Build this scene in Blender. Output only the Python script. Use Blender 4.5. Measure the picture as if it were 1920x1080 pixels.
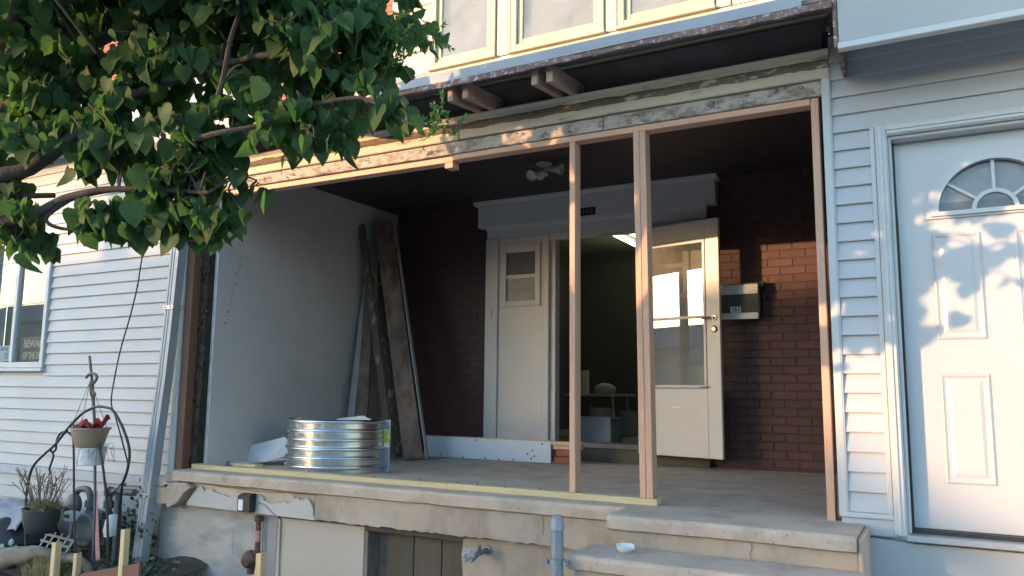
import bpy, bmesh, math, random
from mathutils import Vector, Matrix, Euler, noise as mnoise
random.seed(7)
for o in list(bpy.data.objects): bpy.data.objects.remove(o)
SC = bpy.context.scene
COL = SC.collection

# ---------------------------------------------------------------- camera
CAM = Vector((5.454, -4.471, 0.637))
YAW, PITCH, ROLL = 0.4994, 0.1311, 0.0106
cd = bpy.data.cameras.new('camera'); cd.sensor_width = 36; cd.lens = 1482.4*36/1920
cd.clip_start = .05; cd.clip_end = 3000
co = bpy.data.objects.new('camera', cd); COL.objects.link(co); SC.camera = co
fw = Vector((-math.sin(YAW)*math.cos(PITCH), math.cos(YAW)*math.cos(PITCH), math.sin(PITCH)))
rt = Vector((math.cos(YAW), math.sin(YAW), 0)); up = rt.cross(fw)
r2 = rt*math.cos(ROLL)+up*math.sin(ROLL); u2 = -rt*math.sin(ROLL)+up*math.cos(ROLL)
m = Matrix((r2, u2, -fw)).transposed().to_4x4(); m.translation = CAM
co.matrix_world = m

# ---------------------------------------------------------------- world, sun, exposure
TAZ, KZ = 0.84, 0.108                       # sun track: metres in x and z per metre in y
SUNV = Vector((-TAZ, -1, KZ)).normalized()  # towards the sun
EL = math.asin(SUNV.z); AZ = math.atan2(SUNV.x, SUNV.y)
w = bpy.data.worlds.new('World'); SC.world = w; w.use_nodes = True
nt = w.node_tree; bg = nt.nodes['Background']
sky = nt.nodes.new('ShaderNodeTexSky'); sky.sky_type = 'NISHITA'; sky.sun_disc = False
sky.sun_elevation = EL; sky.sun_rotation = AZ; sky.air_density = 1.0; sky.dust_density = 0.6; sky.ozone_density = 2.2
nt.links.new(sky.outputs[0], bg.inputs[0]); bg.inputs[1].default_value = 0.15
sl = bpy.data.lights.new('sun', 'SUN'); sl.energy = 0.78; sl.angle = math.radians(.5); sl.color = (1, .62, .33)
so = bpy.data.objects.new('sun', sl); COL.objects.link(so)
so.rotation_euler = SUNV.to_track_quat('Z', 'Y').to_euler(); so.location = (-20, -25, 12)
vs = SC.view_settings; vs.view_transform = 'Standard'; vs.look = 'None'; vs.gamma = 1; vs.exposure = 3.2
vs.use_curve_mapping = False
SC.cycles.use_denoising = True; SC.cycles.max_bounces = 8; SC.cycles.transparent_max_bounces = 12
SC.cycles.sample_clamp_indirect = 6

# ---------------------------------------------------------------- helpers: materials
def _n(nt, t, **k):
    n = nt.nodes.new(t)
    for a, b in k.items(): setattr(n, a, b)
    return n
def mat(name, c1, c2=None, scale=6, rough=.7, metal=0, bump=0, bscale=60, stretch=(1,1,1), dirt=None, dirt2=None, spec=.5, rnd=0, rvar=.1, transl=0):
    M = bpy.data.materials.new(name); M.use_nodes = True; nt = M.node_tree; L = nt.links
    P = nt.nodes['Principled BSDF']
    tc = _n(nt, 'ShaderNodeTexCoord'); mp = _n(nt, 'ShaderNodeMapping'); mp.inputs['Scale'].default_value = stretch
    L.new(tc.outputs['Object'], mp.inputs[0])
    src = mp.outputs[0]
    if rnd:
        oi = _n(nt, 'ShaderNodeObjectInfo'); add = _n(nt, 'ShaderNodeVectorMath', operation='ADD')
        sc_ = _n(nt, 'ShaderNodeMath', operation='MULTIPLY'); sc_.inputs[1].default_value = 37.
        L.new(oi.outputs['Random'], sc_.inputs[0]); L.new(src, add.inputs[0]); L.new(sc_.outputs[0], add.inputs[1]); src = add.outputs[0]
    def noise(s, d=6, r=.6):
        n = _n(nt, 'ShaderNodeTexNoise'); n.inputs['Scale'].default_value = s; n.inputs['Detail'].default_value = d; n.inputs['Roughness'].default_value = r
        L.new(src, n.inputs['Vector']); return n.outputs[0]
    def mixc(f, a, b):
        x = _n(nt, 'ShaderNodeMix', data_type='RGBA'); L.new(f, x.inputs[0])
        for i, v in ((6, a), (7, b)):
            if isinstance(v, tuple): x.inputs[i].default_value = (*v, 1)
            else: L.new(v, x.inputs[i])
        return x.outputs[2]
    def ramp(f, lo, hi):
        r = _n(nt, 'ShaderNodeMapRange'); r.inputs[1].default_value = lo; r.inputs[2].default_value = hi; L.new(f, r.inputs[0]); return r.outputs[0]
    c2 = c2 or tuple(v*.8 for v in c1)
    col = mixc(ramp(noise(scale), .3, .7), c1, c2)
    hgt = None
    for dd in (dirt, dirt2):
        if dd:
            dc, ds, lo, hi = dd[:4]
            if len(dd) > 4:
                mp2 = _n(nt, 'ShaderNodeMapping'); mp2.inputs['Scale'].default_value = dd[4]; L.new(tc.outputs['Object'], mp2.inputs[0])
                keep = src; src = mp2.outputs[0]; f = ramp(noise(ds, 9, .7), lo, hi); src = keep
            else: f = ramp(noise(ds, 9, .7), lo, hi)
            col = mixc(f, col, dc); hgt = f
    if rnd:
        h = _n(nt, 'ShaderNodeHueSaturation'); r = _n(nt, 'ShaderNodeMapRange'); r.inputs[3].default_value = 1-rnd; r.inputs[4].default_value = 1+rnd
        L.new(oi.outputs['Random'], r.inputs[0]); L.new(r.outputs[0], h.inputs['Value']); L.new(col, h.inputs['Color']); col = h.outputs[0]
    L.new(col, P.inputs['Base Color'])
    rr = _n(nt, 'ShaderNodeMapRange'); rr.inputs[3].default_value = max(.02, rough-rvar); rr.inputs[4].default_value = min(1, rough+rvar)
    L.new(noise(scale*2.3), rr.inputs[0]); L.new(rr.outputs[0], P.inputs['Roughness'])
    P.inputs['Metallic'].default_value = metal; P.inputs['Specular IOR Level'].default_value = spec
    if bump:
        b = _n(nt, 'ShaderNodeBump'); b.inputs['Strength'].default_value = bump; b.inputs['Distance'].default_value = .004
        L.new(noise(bscale, 8), b.inputs['Height']); last = b
        if dirt and hgt is not None:
            b2 = _n(nt, 'ShaderNodeBump'); b2.inputs['Strength'].default_value = .5; b2.inputs['Distance'].default_value = .003; b2.invert = True
            L.new(hgt, b2.inputs['Height']); L.new(b.outputs[0], b2.inputs['Normal']); last = b2
        L.new(last.outputs[0], P.inputs['Normal'])
    if transl:
        t = _n(nt, 'ShaderNodeBsdfTranslucent'); mx = _n(nt, 'ShaderNodeMixShader'); mx.inputs[0].default_value = transl
        hs = _n(nt, 'ShaderNodeHueSaturation'); hs.inputs['Value'].default_value = 1.9; hs.inputs['Saturation'].default_value = 1.15; hs.inputs['Hue'].default_value = .497
        L.new(col, hs.inputs['Color']); L.new(hs.outputs[0], t.inputs[0])
        L.new(P.outputs[0], mx.inputs[1]); L.new(t.outputs[0], mx.inputs[2]); L.new(mx.outputs[0], nt.nodes['Material Output'].inputs[0])
    return M
def glass(name, tint=(.9,.92,.92), dust=.12, dustc=(.5,.5,.48), refl=1.0, dscale=3):
    M = bpy.data.materials.new(name); M.use_nodes = True; nt = M.node_tree; L = nt.links; nt.nodes.remove(nt.nodes['Principled BSDF'])
    tr = _n(nt, 'ShaderNodeBsdfTransparent'); tr.inputs[0].default_value = (*tint, 1)
    gl = _n(nt, 'ShaderNodeBsdfGlossy'); gl.inputs['Roughness'].default_value = .012
    fr = _n(nt, 'ShaderNodeFresnel'); fr.inputs[0].default_value = 1.75
    mu = _n(nt, 'ShaderNodeMath', operation='MULTIPLY'); mu.inputs[1].default_value = refl; mu.use_clamp = True
    df = _n(nt, 'ShaderNodeBsdfDiffuse'); df.inputs[0].default_value = (*dustc, 1)
    tc = _n(nt, 'ShaderNodeTexCoord'); no = _n(nt, 'ShaderNodeTexNoise'); no.inputs['Scale'].default_value = dscale; no.inputs['Detail'].default_value = 6
    L.new(tc.outputs['Object'], no.inputs[0])
    mr = _n(nt, 'ShaderNodeMapRange'); mr.inputs[1].default_value = .35; mr.inputs[2].default_value = .75; mr.inputs[3].default_value = dust*.4; mr.inputs[4].default_value = dust*1.6
    L.new(no.outputs[0], mr.inputs[0])
    m1 = _n(nt, 'ShaderNodeMixShader'); m2 = _n(nt, 'ShaderNodeMixShader')
    L.new(mr.outputs[0], m1.inputs[0]); L.new(tr.outputs[0], m1.inputs[1]); L.new(df.outputs[0], m1.inputs[2])
    ge = _n(nt, 'ShaderNodeNewGeometry'); bf = _n(nt, 'ShaderNodeMath', operation='SUBTRACT'); bf.inputs[0].default_value = 1; L.new(ge.outputs['Backfacing'], bf.inputs[1])
    fm_ = _n(nt, 'ShaderNodeMath', operation='MULTIPLY'); L.new(fr.outputs[0], fm_.inputs[0]); L.new(bf.outputs[0], fm_.inputs[1])
    L.new(fm_.outputs[0], mu.inputs[0]); L.new(mu.outputs[0], m2.inputs[0]); L.new(m1.outputs[0], m2.inputs[1]); L.new(gl.outputs[0], m2.inputs[2])
    L.new(m2.outputs[0], nt.nodes['Material Output'].inputs[0]); return M
def emit(name, c, s):
    M = bpy.data.materials.new(name); M.use_nodes = True; P = M.node_tree.nodes['Principled BSDF']
    P.inputs['Base Color'].default_value = (*c, 1); P.inputs['Emission Color'].default_value = (*c, 1); P.inputs['Emission Strength'].default_value = s; return M

MT = dict(
 vinyl=mat('white_vinyl', (.47,.455,.462), (.43,.415,.422), 1.5, .42, bump=.05, bscale=25, dirt=((.5,.49,.46), 2.2, .62, .95, (1,1,.6))),
 vinyl_left=mat('old_white_vinyl', (.425,.412,.42), (.38,.368,.375), 1.2, .5, bump=.05, bscale=20, dirt=((.42,.40,.36), 2.5, .6, .95, (1,1,.5))),
 trim=mat('white_trim', (.50,.50,.50), (.45,.45,.44), 2, .45, bump=.05, dirt=((.42,.40,.36), 5, .62, .85)),
 doorpaint=mat('white_door_paint', (.48,.48,.485), (.455,.455,.46), 2, .35, bump=.02, bscale=90),
 fascia=mat('grey_cream_fascia', (.37,.37,.35), (.33,.33,.315), 2, .55, bump=.05),
 cream=mat('cream_siding', (.50,.465,.38), (.46,.42,.34), 1.5, .5, bump=.05, dirt=((.45,.4,.3), 3, .62, .9)),
 creamtrim=mat('cream_window_trim', (.50,.44,.33), (.42,.36,.26), 3, .5, bump=.08, dirt=((.36,.3,.2), 9, .6, .8)),
 porchwhite=mat('porch_white_paint', (.58,.54,.515), (.53,.49,.465), 2, .5, bump=.08, dirt=((.25,.21,.17), 5, .64, .8)),
 stormwhite=mat('storm_door_paint', (.58,.555,.525), (.53,.505,.48), 2, .4, bump=.03, dirt=((.3,.28,.24), 6, .7, .9)),
 ridge=mat('bare_brown_moulding', (.20,.14,.095), (.13,.085,.06), 9, .8, bump=.7, bscale=50, stretch=(.4,1,1), dirt=((.50,.46,.37), 12, .56, .62, (.4,1,1))),
 peel=mat('peeling_white_board', (.60,.505,.385), (.54,.445,.335), 5, .7, bump=.4, bscale=40, stretch=(.35,1,1.2), dirt=((.26,.19,.125), 9, .57, .66, (.3,1,1.8)), dirt2=((.10,.07,.05), 24, .65, .70, (.4,1,1))),
 peel2=mat('crumbling_white_board', (.50,.435,.375), (.38,.325,.28), 7, .75, bump=.6, bscale=50, stretch=(.6,1,1), dirt=((.22,.17,.135), 16, .46, .6, (.5,1,1)), dirt2=((.06,.05,.045), 30, .57, .63)),
 rust=mat('rusty_roof_edge', (.23,.13,.105), (.13,.07,.055), 18, .8, bump=.8, bscale=60, dirt=((.45,.42,.42), 25, .52, .6)),
 spout=mat('grey_downspout_paint', (.33,.345,.37), (.29,.305,.33), 3, .45, .1, dirt=((.2,.19,.18), 8, .66, .8)),
 flash=mat('grey_metal_flashing', (.27,.28,.305), (.23,.24,.265), 3, .5, .1, bump=.1, bscale=12),
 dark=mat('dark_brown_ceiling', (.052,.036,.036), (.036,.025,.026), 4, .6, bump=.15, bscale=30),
 raftwood=mat('old_rafter_wood', (.40,.27,.21), (.29,.19,.145), 5, .7, bump=.2, bscale=50, stretch=(4,.5,4)),
 deckwood=mat('dark_roof_deck', (.24,.19,.17), (.14,.11,.10), 6, .8, bump=.3, stretch=(.6,4,1)),
 lumber=mat('fresh_pine_lumber', (.65,.385,.265), (.54,.30,.195), 7, .62, bump=.12, bscale=70, stretch=(14,14,.5), dirt=((.40,.20,.12), 3, .55, .8), dirt2=((.26,.11,.06), 8, .71, .74, (4,4,2.2)), rnd=.06),
 lumberx=mat('fresh_pine_lumber_lengthwise', (.65,.385,.265), (.54,.30,.195), 7, .62, bump=.12, bscale=70, stretch=(.5,14,14), dirt=((.40,.20,.12), 3, .55, .8), dirt2=((.26,.11,.06), 8, .71, .74, (2.2,4,4)), rnd=.05),
 treated=mat('treated_yellow_lumber', (.56,.46,.275), (.47,.38,.215), 6, .6, bump=.12, bscale=70, stretch=(.5,9,9), dirt=((.30,.22,.1), 7, .68, .74), rnd=.05),
 stakewood=mat('pale_stake_wood', (.66,.47,.27), (.55,.38,.2), 7, .65, bump=.12, stretch=(9,9,.6), rnd=.08),
 redwood=mat('reddish_post_wood', (.215,.10,.062), (.16,.072,.045), 5, .6, bump=.1, stretch=(9,9,.5)),
 browndk=mat('dark_crumbled_wall_edge', (.05,.035,.025), (.02,.016,.013), 14, .9, bump=1, bscale=30, dirt=((.22,.17,.12), 26, .63, .7)),
 brick=mat('painted_red_brick', (.082,.033,.031), (.062,.025,.024), 9, .6, bump=.5, bscale=70, dirt=((.05,.024,.022), 5, .5, .8), dirt2=((.26,.2,.17), 34, .73, .76), rnd=.16),
 mortar=mat('painted_mortar', (.078,.034,.033), (.06,.027,.026), 12, .75, bump=.4, bscale=80, dirt=((.36,.30,.26), 22, .67, .70)),
 rawbrick=mat('orange_red_brick', (.36,.12,.075), (.28,.09,.06), 14, .8, bump=.4, bscale=60, rnd=.15),
 rawmortar=mat('pale_mortar', (.5,.46,.4), None, 14, .9, bump=.3),
 greypanel=mat('grey_wall_panel', (.56,.52,.515), (.50,.465,.46), 1.4, .5, bump=.06, bscale=30, dirt=((.36,.33,.32), 2.2, .55, .85), dirt2=((.16,.14,.13), 38, .75, .78)),
 concrete=mat('porch_concrete', (.55,.435,.345), (.46,.355,.28), 2.6, .9, bump=.9, bscale=95, dirt=((.33,.255,.20), 4.2, .46, .72), dirt2=((.19,.15,.12), 60, .60, .68)),
 concrete2=mat('stained_concrete_face', (.47,.375,.295), (.38,.30,.235), 2.0, .9, bump=.7, bscale=80, dirt=((.22,.17,.13), 3.0, .47, .78, (1.3,1,.8)), dirt2=((.50,.39,.27), 2.8, .6, .75, (1.5,1,.6))),
 foundation=mat('painted_block_foundation', (.44,.405,.37), (.34,.31,.285), 2.5, .85, bump=.5, bscale=22, dirt=((.22,.205,.185), 3.4, .46, .68, (.7,1,1.6)), dirt2=((.62,.61,.60), 5, .62, .7, (.6,1,1.8))),
 plaster=mat('white_plaster_patch', (.47,.43,.395), (.42,.38,.35), 3, .8, bump=.15, bscale=40, dirt=((.2,.17,.14), 18, .68, .74)),
 paleconc=mat('pale_painted_concrete', (.42,.425,.43), (.37,.375,.38), 2, .7, bump=.2, bscale=40, dirt=((.3,.28,.25), 20, .74, .77)),
 panelboard=mat('beige_cellar_panel', (.45,.39,.335), (.40,.345,.295), 2, .7, bump=.1, dirt=((.18,.14,.11), 9, .68, .76)),
 hatch=mat('brown_hatch_plank', (.10,.08,.06), (.075,.06,.045), 4, .75, bump=.2, bscale=40, stretch=(4,4,.6), rnd=.1),
 galv=mat('galvanised_steel', (.74,.75,.76), (.68,.69,.70), 30, .22, 1.0, rvar=.03),
 galvold=mat('dull_galvanised_pipe', (.26,.285,.33), (.20,.22,.26), 14, .5, .5, bump=.1, dirt=((.25,.22,.2), 18, .66, .75)),
 alu=mat('aluminium_strip', (.55,.55,.55), (.48,.48,.48), 5, .35, .6),
 black=mat('black_plastic', (.018,.018,.02), (.012,.012,.013), 6, .45, bump=.05),
 blackmetal=mat('black_iron', (.015,.015,.016), (.03,.025,.022), 20, .5, .2, bump=.1),
 rubber=mat('dark_grey_pot', (.045,.047,.045), (.03,.032,.03), 8, .6, bump=.05, dirt=((.12,.11,.09), 12, .68, .8)),
 meter=mat('grey_meter_paint', (.12,.125,.135), (.08,.085,.092), 10, .55, .2, bump=.15, dirt=((.3,.28,.26), 14, .66, .75)),
 beige=mat('beige_plastic', (.33,.235,.165), (.29,.205,.145), 3, .5),
 whiteplastic=mat('white_plastic', (.62,.63,.64), (.56,.57,.58), 4, .4, dirt=((.4,.36,.3), 8, .68, .8)),
 red=mat('red_cloth', (.32,.03,.03), (.22,.02,.02), 10, .7),
 pinkstrap=mat('faded_red_strap', (.42,.15,.15), (.5,.33,.32), 60, .8),
 redpipe=mat('rusty_red_pipe', (.16,.06,.045), (.09,.06,.05), 18, .7, .3, bump=.3, dirt=((.3,.25,.22), 20, .6, .68)),
 bark=mat('tree_bark', (.065,.05,.042), (.035,.027,.023), 9, .9, bump=.9, bscale=40, stretch=(3,3,1)),
 leaf=mat('heart_leaf', (.055,.112,.036), (.030,.068,.026), 9, .55, bump=.08, bscale=25, rnd=.42, transl=.5, spec=.3),
 leafm=mat('heart_leaf_mass', (.072,.135,.04), (.024,.054,.024), 5, .55, transl=.5, spec=.25),
 fine=mat('fine_sprig_leaf', (.10,.19,.05), (.07,.14,.04), 9, .5, transl=.4),
 ivy=mat('ivy_leaf', (.045,.09,.03), (.03,.06,.02), 9, .5, transl=.25, rnd=.2),
 dry=mat('dry_plant', (.20,.16,.10), (.13,.10,.06), 9, .8),
 drygrass=mat('dry_grass', (.26,.22,.10), (.16,.15,.06), 9, .8),
 soil=mat('garden_soil', (.07,.055,.042), (.04,.032,.025), 6, .95, bump=1, bscale=25),
 paving=mat('concrete_paving', (.42,.40,.36), (.36,.34,.31), 2, .9, bump=.3),
 dryground=mat('dry_ground', (.20,.17,.12), (.15,.13,.09), 3, .95, bump=.5),
 asphalt=mat('asphalt', (.13,.13,.13), (.10,.10,.10), 6, .9, bump=.4),
 drift=mat('driftwood', (.27,.22,.17), (.16,.125,.095), 6, .85, bump=.8, bscale=30, stretch=(1,4,4)),
 tarp=mat('grey_tarp', (.28,.28,.30), (.2,.2,.215), 4, .6, bump=.2),
 curtain=mat('pale_curtain', (.50,.46,.38), (.44,.41,.35), 2, .9, dirt=((.33,.34,.36), 1.6, .5, .7)),
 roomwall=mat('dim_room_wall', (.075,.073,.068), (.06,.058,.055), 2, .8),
 roomfloor=mat('room_floor', (.30,.27,.17), (.24,.21,.13), 3, .6),
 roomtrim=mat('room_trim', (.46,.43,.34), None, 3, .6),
 oldboard=mat('weathered_brown_board', (.25,.165,.12), (.145,.09,.064), 3, .75, bump=.3, bscale=30, stretch=(2,2,.6), dirt=((.085,.05,.036), 4, .44, .62, (2,2,.7)), rnd=.15),
 oldboard2=mat('rotten_dark_board', (.13,.09,.07), (.08,.055,.045), 5, .8, bump=.6, bscale=40, stretch=(2,2,.6), dirt=((.34,.29,.25), 9, .56, .62, (2,2,.8)), rnd=.1),
 greyboard=mat('grey_painted_board', (.30,.295,.31), (.22,.215,.225), 4, .6, bump=.15, stretch=(2,2,.6)),
 flatwhite=mat('flat_white_metal', (.60,.62,.66), (.54,.56,.60), 3, .4, bump=.04, dirt=((.30,.26,.22), 4, .62, .85), dirt2=((.1,.09,.08), 40, .77, .79)),
 signblack=mat('sign_black', (.02,.02,.02), None, 5, .5), signtan=mat('sign_tan', (.50,.42,.32), None, 5, .6),
 signblue=mat('pale_blue_sticker', (.5,.58,.66), None, 5, .5), ink=mat('dark_blue_ink', (.05,.09,.16), None, 5, .6),
 yellow=mat('yellow_label', (.62,.66,.05), (.55,.6,.05), 5, .5), white=mat('white_print', (.72,.72,.70), None, 5, .5),
 lampwhite=mat('lamp_fixture_white', (.50,.44,.38), (.42,.37,.32), 6, .5), mailblack=mat('mailbox_black', (.02,.023,.026), (.03,.033,.036), 4, .4),
 brass=mat('worn_steel_hardware', (.35,.32,.28), (.25,.22,.2), 20, .35, .9),
 towel=mat('yellowish_paper', (.62,.58,.38), None, 5, .9), roofing=mat('grey_roofing', (.12,.12,.13), (.09,.09,.1), 5, .85, bump=.3),
 tanbrick=mat('tan_brick_far', (.33,.25,.19), (.27,.2,.15), 3, .85, bump=.2), greygreen=mat('tinted_drops', (.35,.45,.40), None, 5, .3),
 ceram=mat('white_ceramic', (.72,.70,.67), None, 5, .3),
)
MT['g_up'] = glass('upper_window_glass', (.85,.86,.86), .30, (.42,.42,.40), 1.0)
MT['g_left'] = glass('left_window_glass', (.9,.92,.92), .05, refl=1.4)
MT['g_storm'] = glass('storm_door_glass', (.88,.89,.88), .26, (.40,.39,.36), 3.0, 2)
MT['g_fan'] = glass('fanlight_glass', (.92,.93,.94), .05, (.45,.46,.47), .7)
MT['g_side'] = glass('sidelight_glass', (.8,.8,.8), .25, (.3,.3,.3), .1)
MT['tube'] = emit('fluorescent_tube', (.92,.95,.62), 1.5)

# ---------------------------------------------------------------- helpers: meshes
class MB:
    def __init__(s): s.v = []; s.f = []; s.sm = []
    def add(s, vs, fs, sm=False):
        k = len(s.v); s.v += [tuple(v) for v in vs]; s.f += [tuple(i+k for i in f) for f in fs]; s.sm += [sm]*len(fs); return s
    def box(s, x0, x1, y0, y1, z0, z1):
        return s.add([(x0,y0,z0),(x1,y0,z0),(x1,y1,z0),(x0,y1,z0),(x0,y0,z1),(x1,y0,z1),(x1,y1,z1),(x0,y1,z1)],
              [(0,3,2,1),(4,5,6,7),(0,1,5,4),(1,2,6,5),(2,3,7,6),(3,0,4,7)])
    def hexa(s, a, b):  # two quads (lists of 4 points) joined
        return s.add(list(a)+list(b), [(3,2,1,0),(4,5,6,7),(0,1,5,4),(1,2,6,5),(2,3,7,6),(3,0,4,7)])
    def prism(s, poly, d0, d1, axis='y', sm=False):  # poly in the other two axes
        def P(a, b, d): return {'y': (a, d, b), 'x': (d, a, b), 'z': (a, b, d)}[axis]
        n = len(poly); vs = [P(a,b,d0) for a,b in poly]+[P(a,b,d1) for a,b in poly]
        fs = [tuple(range(n))[::-1], tuple(range(n, 2*n))]+[(i,(i+1)%n,n+(i+1)%n,n+i) for i in range(n)]
        return s.add(vs, fs, sm)
    def tube(s, pts, r, n=8, cap=True, sm=True):
        pts = [Vector(p) for p in pts]; rs = r if isinstance(r, (list, tuple)) else [r]*len(pts); vs = []; fs = []
        ref = None
        for i, p in enumerate(pts):
            t = (pts[min(i+1, len(pts)-1)]-pts[max(i-1, 0)]).normalized()
            if ref is None: ref = t.orthogonal().normalized()
            a = (ref-t*ref.dot(t)).normalized(); b = t.cross(a); ref = a
            for k in range(n):
                q = 2*math.pi*k/n; vs.append(p+(a*math.cos(q)+b*math.sin(q))*rs[i])
        for i in range(len(pts)-1):
            for k in range(n): fs.append((i*n+k, i*n+(k+1)%n, (i+1)*n+(k+1)%n, (i+1)*n+k))
        if cap: fs += [tuple(range(n))[::-1], tuple((len(pts)-1)*n+k for k in range(n))]
        return s.add(vs, fs, sm)
    def lathe(s, prof, c=(0,0,0), n=20, axis='z', sm=True, arc=(0, 2*math.pi)):
        full = abs(arc[1]-arc[0]-2*math.pi) < 1e-6; m_ = n if full else n+1; vs = []; fs = []
        for r, z in prof:
            for k in range(m_):
                q = arc[0]+(arc[1]-arc[0])*k/n; a, b = r*math.cos(q), r*math.sin(q)
                vs.append({'z': (c[0]+a, c[1]+b, c[2]+z), 'y': (c[0]+a, c[1]+z, c[2]+b), 'x': (c[0]+z, c[1]+a, c[2]+b)}[axis])
        for i in range(len(prof)-1):
            for k in range(n): fs.append((i*m_+k, i*m_+(k+1)%m_, (i+1)*m_+(k+1)%m_, (i+1)*m_+k))
        return s.add(vs, fs, sm)
    def xform(s, M): s.v = [tuple(M @ Vector(v)) for v in s.v]; return s
    def jitter(s, a, sc=3.):
        s.v = [tuple(Vector(v)+mnoise.noise_vector(Vector(v)*sc)*a) for v in s.v]; return s
    def mesh(s, name, mt, bevel=0, seg=1):
        me = bpy.data.meshes.new(name); me.from_pydata(s.v, [], s.f)
        for p_, q in zip(me.polygons, s.sm): p_.use_smooth = q
        bm = bmesh.new(); bm.from_mesh(me); bmesh.ops.recalc_face_normals(bm, faces=bm.faces)
        if bevel:
            ed = [e for e in bm.edges if len(e.link_faces) == 2 and e.calc_face_angle(0) > .5]
            bmesh.ops.bevel(bm, geom=ed, offset=bevel, segments=seg, affect='EDGES', clamp_overlap=True)
        for e in bm.edges:
            if len(e.link_faces) == 2 and e.calc_face_angle(0) > .65: e.smooth = False
        bm.to_mesh(me); bm.free(); me.materials.append(MT[mt] if isinstance(mt, str) else mt); return me
    def obj(s, name, mt, parent=None, bevel=0, seg=1, base=None):
        if base is not None: s.v = [tuple(Vector(v)-Vector(base)) for v in s.v]
        o = bpy.data.objects.new(name, s.mesh(name, mt, bevel, seg)); COL.objects.link(o)
        if base is not None: o.location = base; WL[o.name] = Vector(base)
        if parent: put(o, parent)
        return o
WL = {}
def wloc(o): return WL.get(o.name, Vector((0,0,0)))
def put(o, parent):
    o.parent = parent; o.matrix_parent_inverse = Matrix.Translation(-wloc(parent))
def tag(o, label=None, cat=None, group=None, kind=None):
    for k, v in (('label', label), ('category', cat), ('group', group), ('kind', kind)):
        if v: o[k] = v
    return o
def thing(name, loc, label, cat, group=None):
    o = bpy.data.objects.new(name, None); COL.objects.link(o); o.location = loc; o.empty_display_size = .1
    WL[o.name] = Vector(loc); return tag(o, label, cat, group)
def box(name, x0, x1, y0, y1, z0, z1, mt, parent=None, bevel=.003, seg=1):
    return MB().box(x0,x1,y0,y1,z0,z1).obj(name, mt, parent, bevel, seg)
def smooth(pts, k=5):
    P = [Vector(p) for p in pts]; out = []
    for i in range(len(P)-1):
        a, b, c, d = P[max(i-1,0)], P[i], P[i+1], P[min(i+2, len(P)-1)]
        for j in range(k):
            t = j/k; out.append(.5*((2*b)+(c-a)*t+(2*a-5*b+4*c-d)*t*t+(3*b-a-3*c+d)*t**3))
    return out+[P[-1]]
def text(name, body, size, loc, mt, parent, sx=1., rot=(math.pi/2,0,0), ext=.0006, align='CENTER', bold=0):
    c = bpy.data.curves.new(name, 'FONT'); c.body = body; c.size = size; c.extrude = ext; c.align_x = align; c.align_y = 'CENTER'; c.resolution_u = 3; c.offset = bold
    t = bpy.data.objects.new(name, c); COL.objects.link(t)
    dg = bpy.context.evaluated_depsgraph_get(); me = bpy.data.meshes.new_from_object(t.evaluated_get(dg))
    bpy.data.objects.remove(t)
    me.materials.clear(); me.materials.append(MT[mt])
    me.transform(Matrix.Translation(loc) @ Euler(rot).to_matrix().to_4x4() @ Matrix.Diagonal((sx,1,1,1)))
    o = bpy.data.objects.new(name, me); COL.objects.link(o); put(o, parent); return o
def ragged(x0, x1, base, amp, n, seed):
    rr = random.Random(seed); return [(x0+(x1-x0)*i/n, base+rr.uniform(-amp, amp)) for i in range(n+1)]

# ================================================================ SETTING
GZ = -.95
def sheet(name, x0, x1, y0, y1, z, mt):
    return tag(MB().add([(x0,y0,z),(x1,y0,z),(x1,y1,z),(x0,y1,z)], [(0,1,2,3)]).obj(name, mt), kind='structure')
sheet('ground', -900, 900, -900, 900, GZ-.05, 'dryground')
sheet('street', -300, 300, -15, -7.2, GZ-.04, 'asphalt')
tag(MB().box(-60, 40, -7.2, -5.2, GZ-.05, GZ+.08).obj('verge', 'dryground'), kind='structure')
tag(MB().box(-60, 40, -5.2, -1.0, GZ-.05, GZ+.1).obj('sidewalk', 'paving', None, .01), kind='structure')

# ================================================================ CENTRAL ROW HOUSE
H = thing('row_house', (2.5, 2.6, GZ), 'dark red brick row house, number 161, with its open porch being rebuilt', 'house')
BY = 2.6
# back brick wall: mortar body with openings, bricks proud of it
wall = MB().box(-.3, 1.31, BY, BY+.2, -.95, 2.75).box(3.62, 5.0, BY, BY+.2, -.95, 2.75).box(1.31,3.62,BY,BY+.2,2.3,2.75).box(1.31,3.62,BY,BY+.2,-.95,.0).obj('brick_wall', 'mortar', H)

bl, bh, jt = .2, .0625, .009
def brick_me(l, nm): return MB().box(0, l, -.0042, .02, 0, bh).mesh(nm, 'brick', .0025)
bm_full, bm_half = brick_me(bl, 'brick'), brick_me(bl/2-jt/2, 'brick_half')
bricks = []
for r in range(37):
    z = .03+r*.0715; off = 0 if r % 2 else -(bl+jt)/2
    for (xa, xb) in ((-.05, 1.30), (3.63, 4.97)):
        x = xa+off
        while x < xb-.02:
            a, b = max(x, xa), min(x+bl, xb)
            if b-a > .04: bricks.append((a, b-a, z))
            x += bl+jt
bricks.sort(key=lambda t: (abs(t[0]-4.1) + abs(t[2]-1.1)*.25 if t[0] > 3.5 else 1.0+(1.3-t[0])*.8+abs(t[2]-1.)*.2))
rest = MB()
rb = random.Random(3)
for i, (x, l, z) in enumerate(bricks):
    dy = rb.uniform(-.002, .0012)
    if i < 300:
        me = bm_full if abs(l-bl) < .001 else (bm_half if abs(l-(bl/2-jt/2)) < .002 else brick_me(l, 'brick_cut'))
        o = bpy.data.objects.new('brick', me); COL.objects.link(o); o.parent = wall; o.location = (x, BY+dy, z)
    else: rest.box(x, x+l, BY-.0042+dy, BY+.02, z, z+bh)
if rest.v: tag(rest.obj('brick_field', 'brick', wall), kind='stuff')
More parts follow.
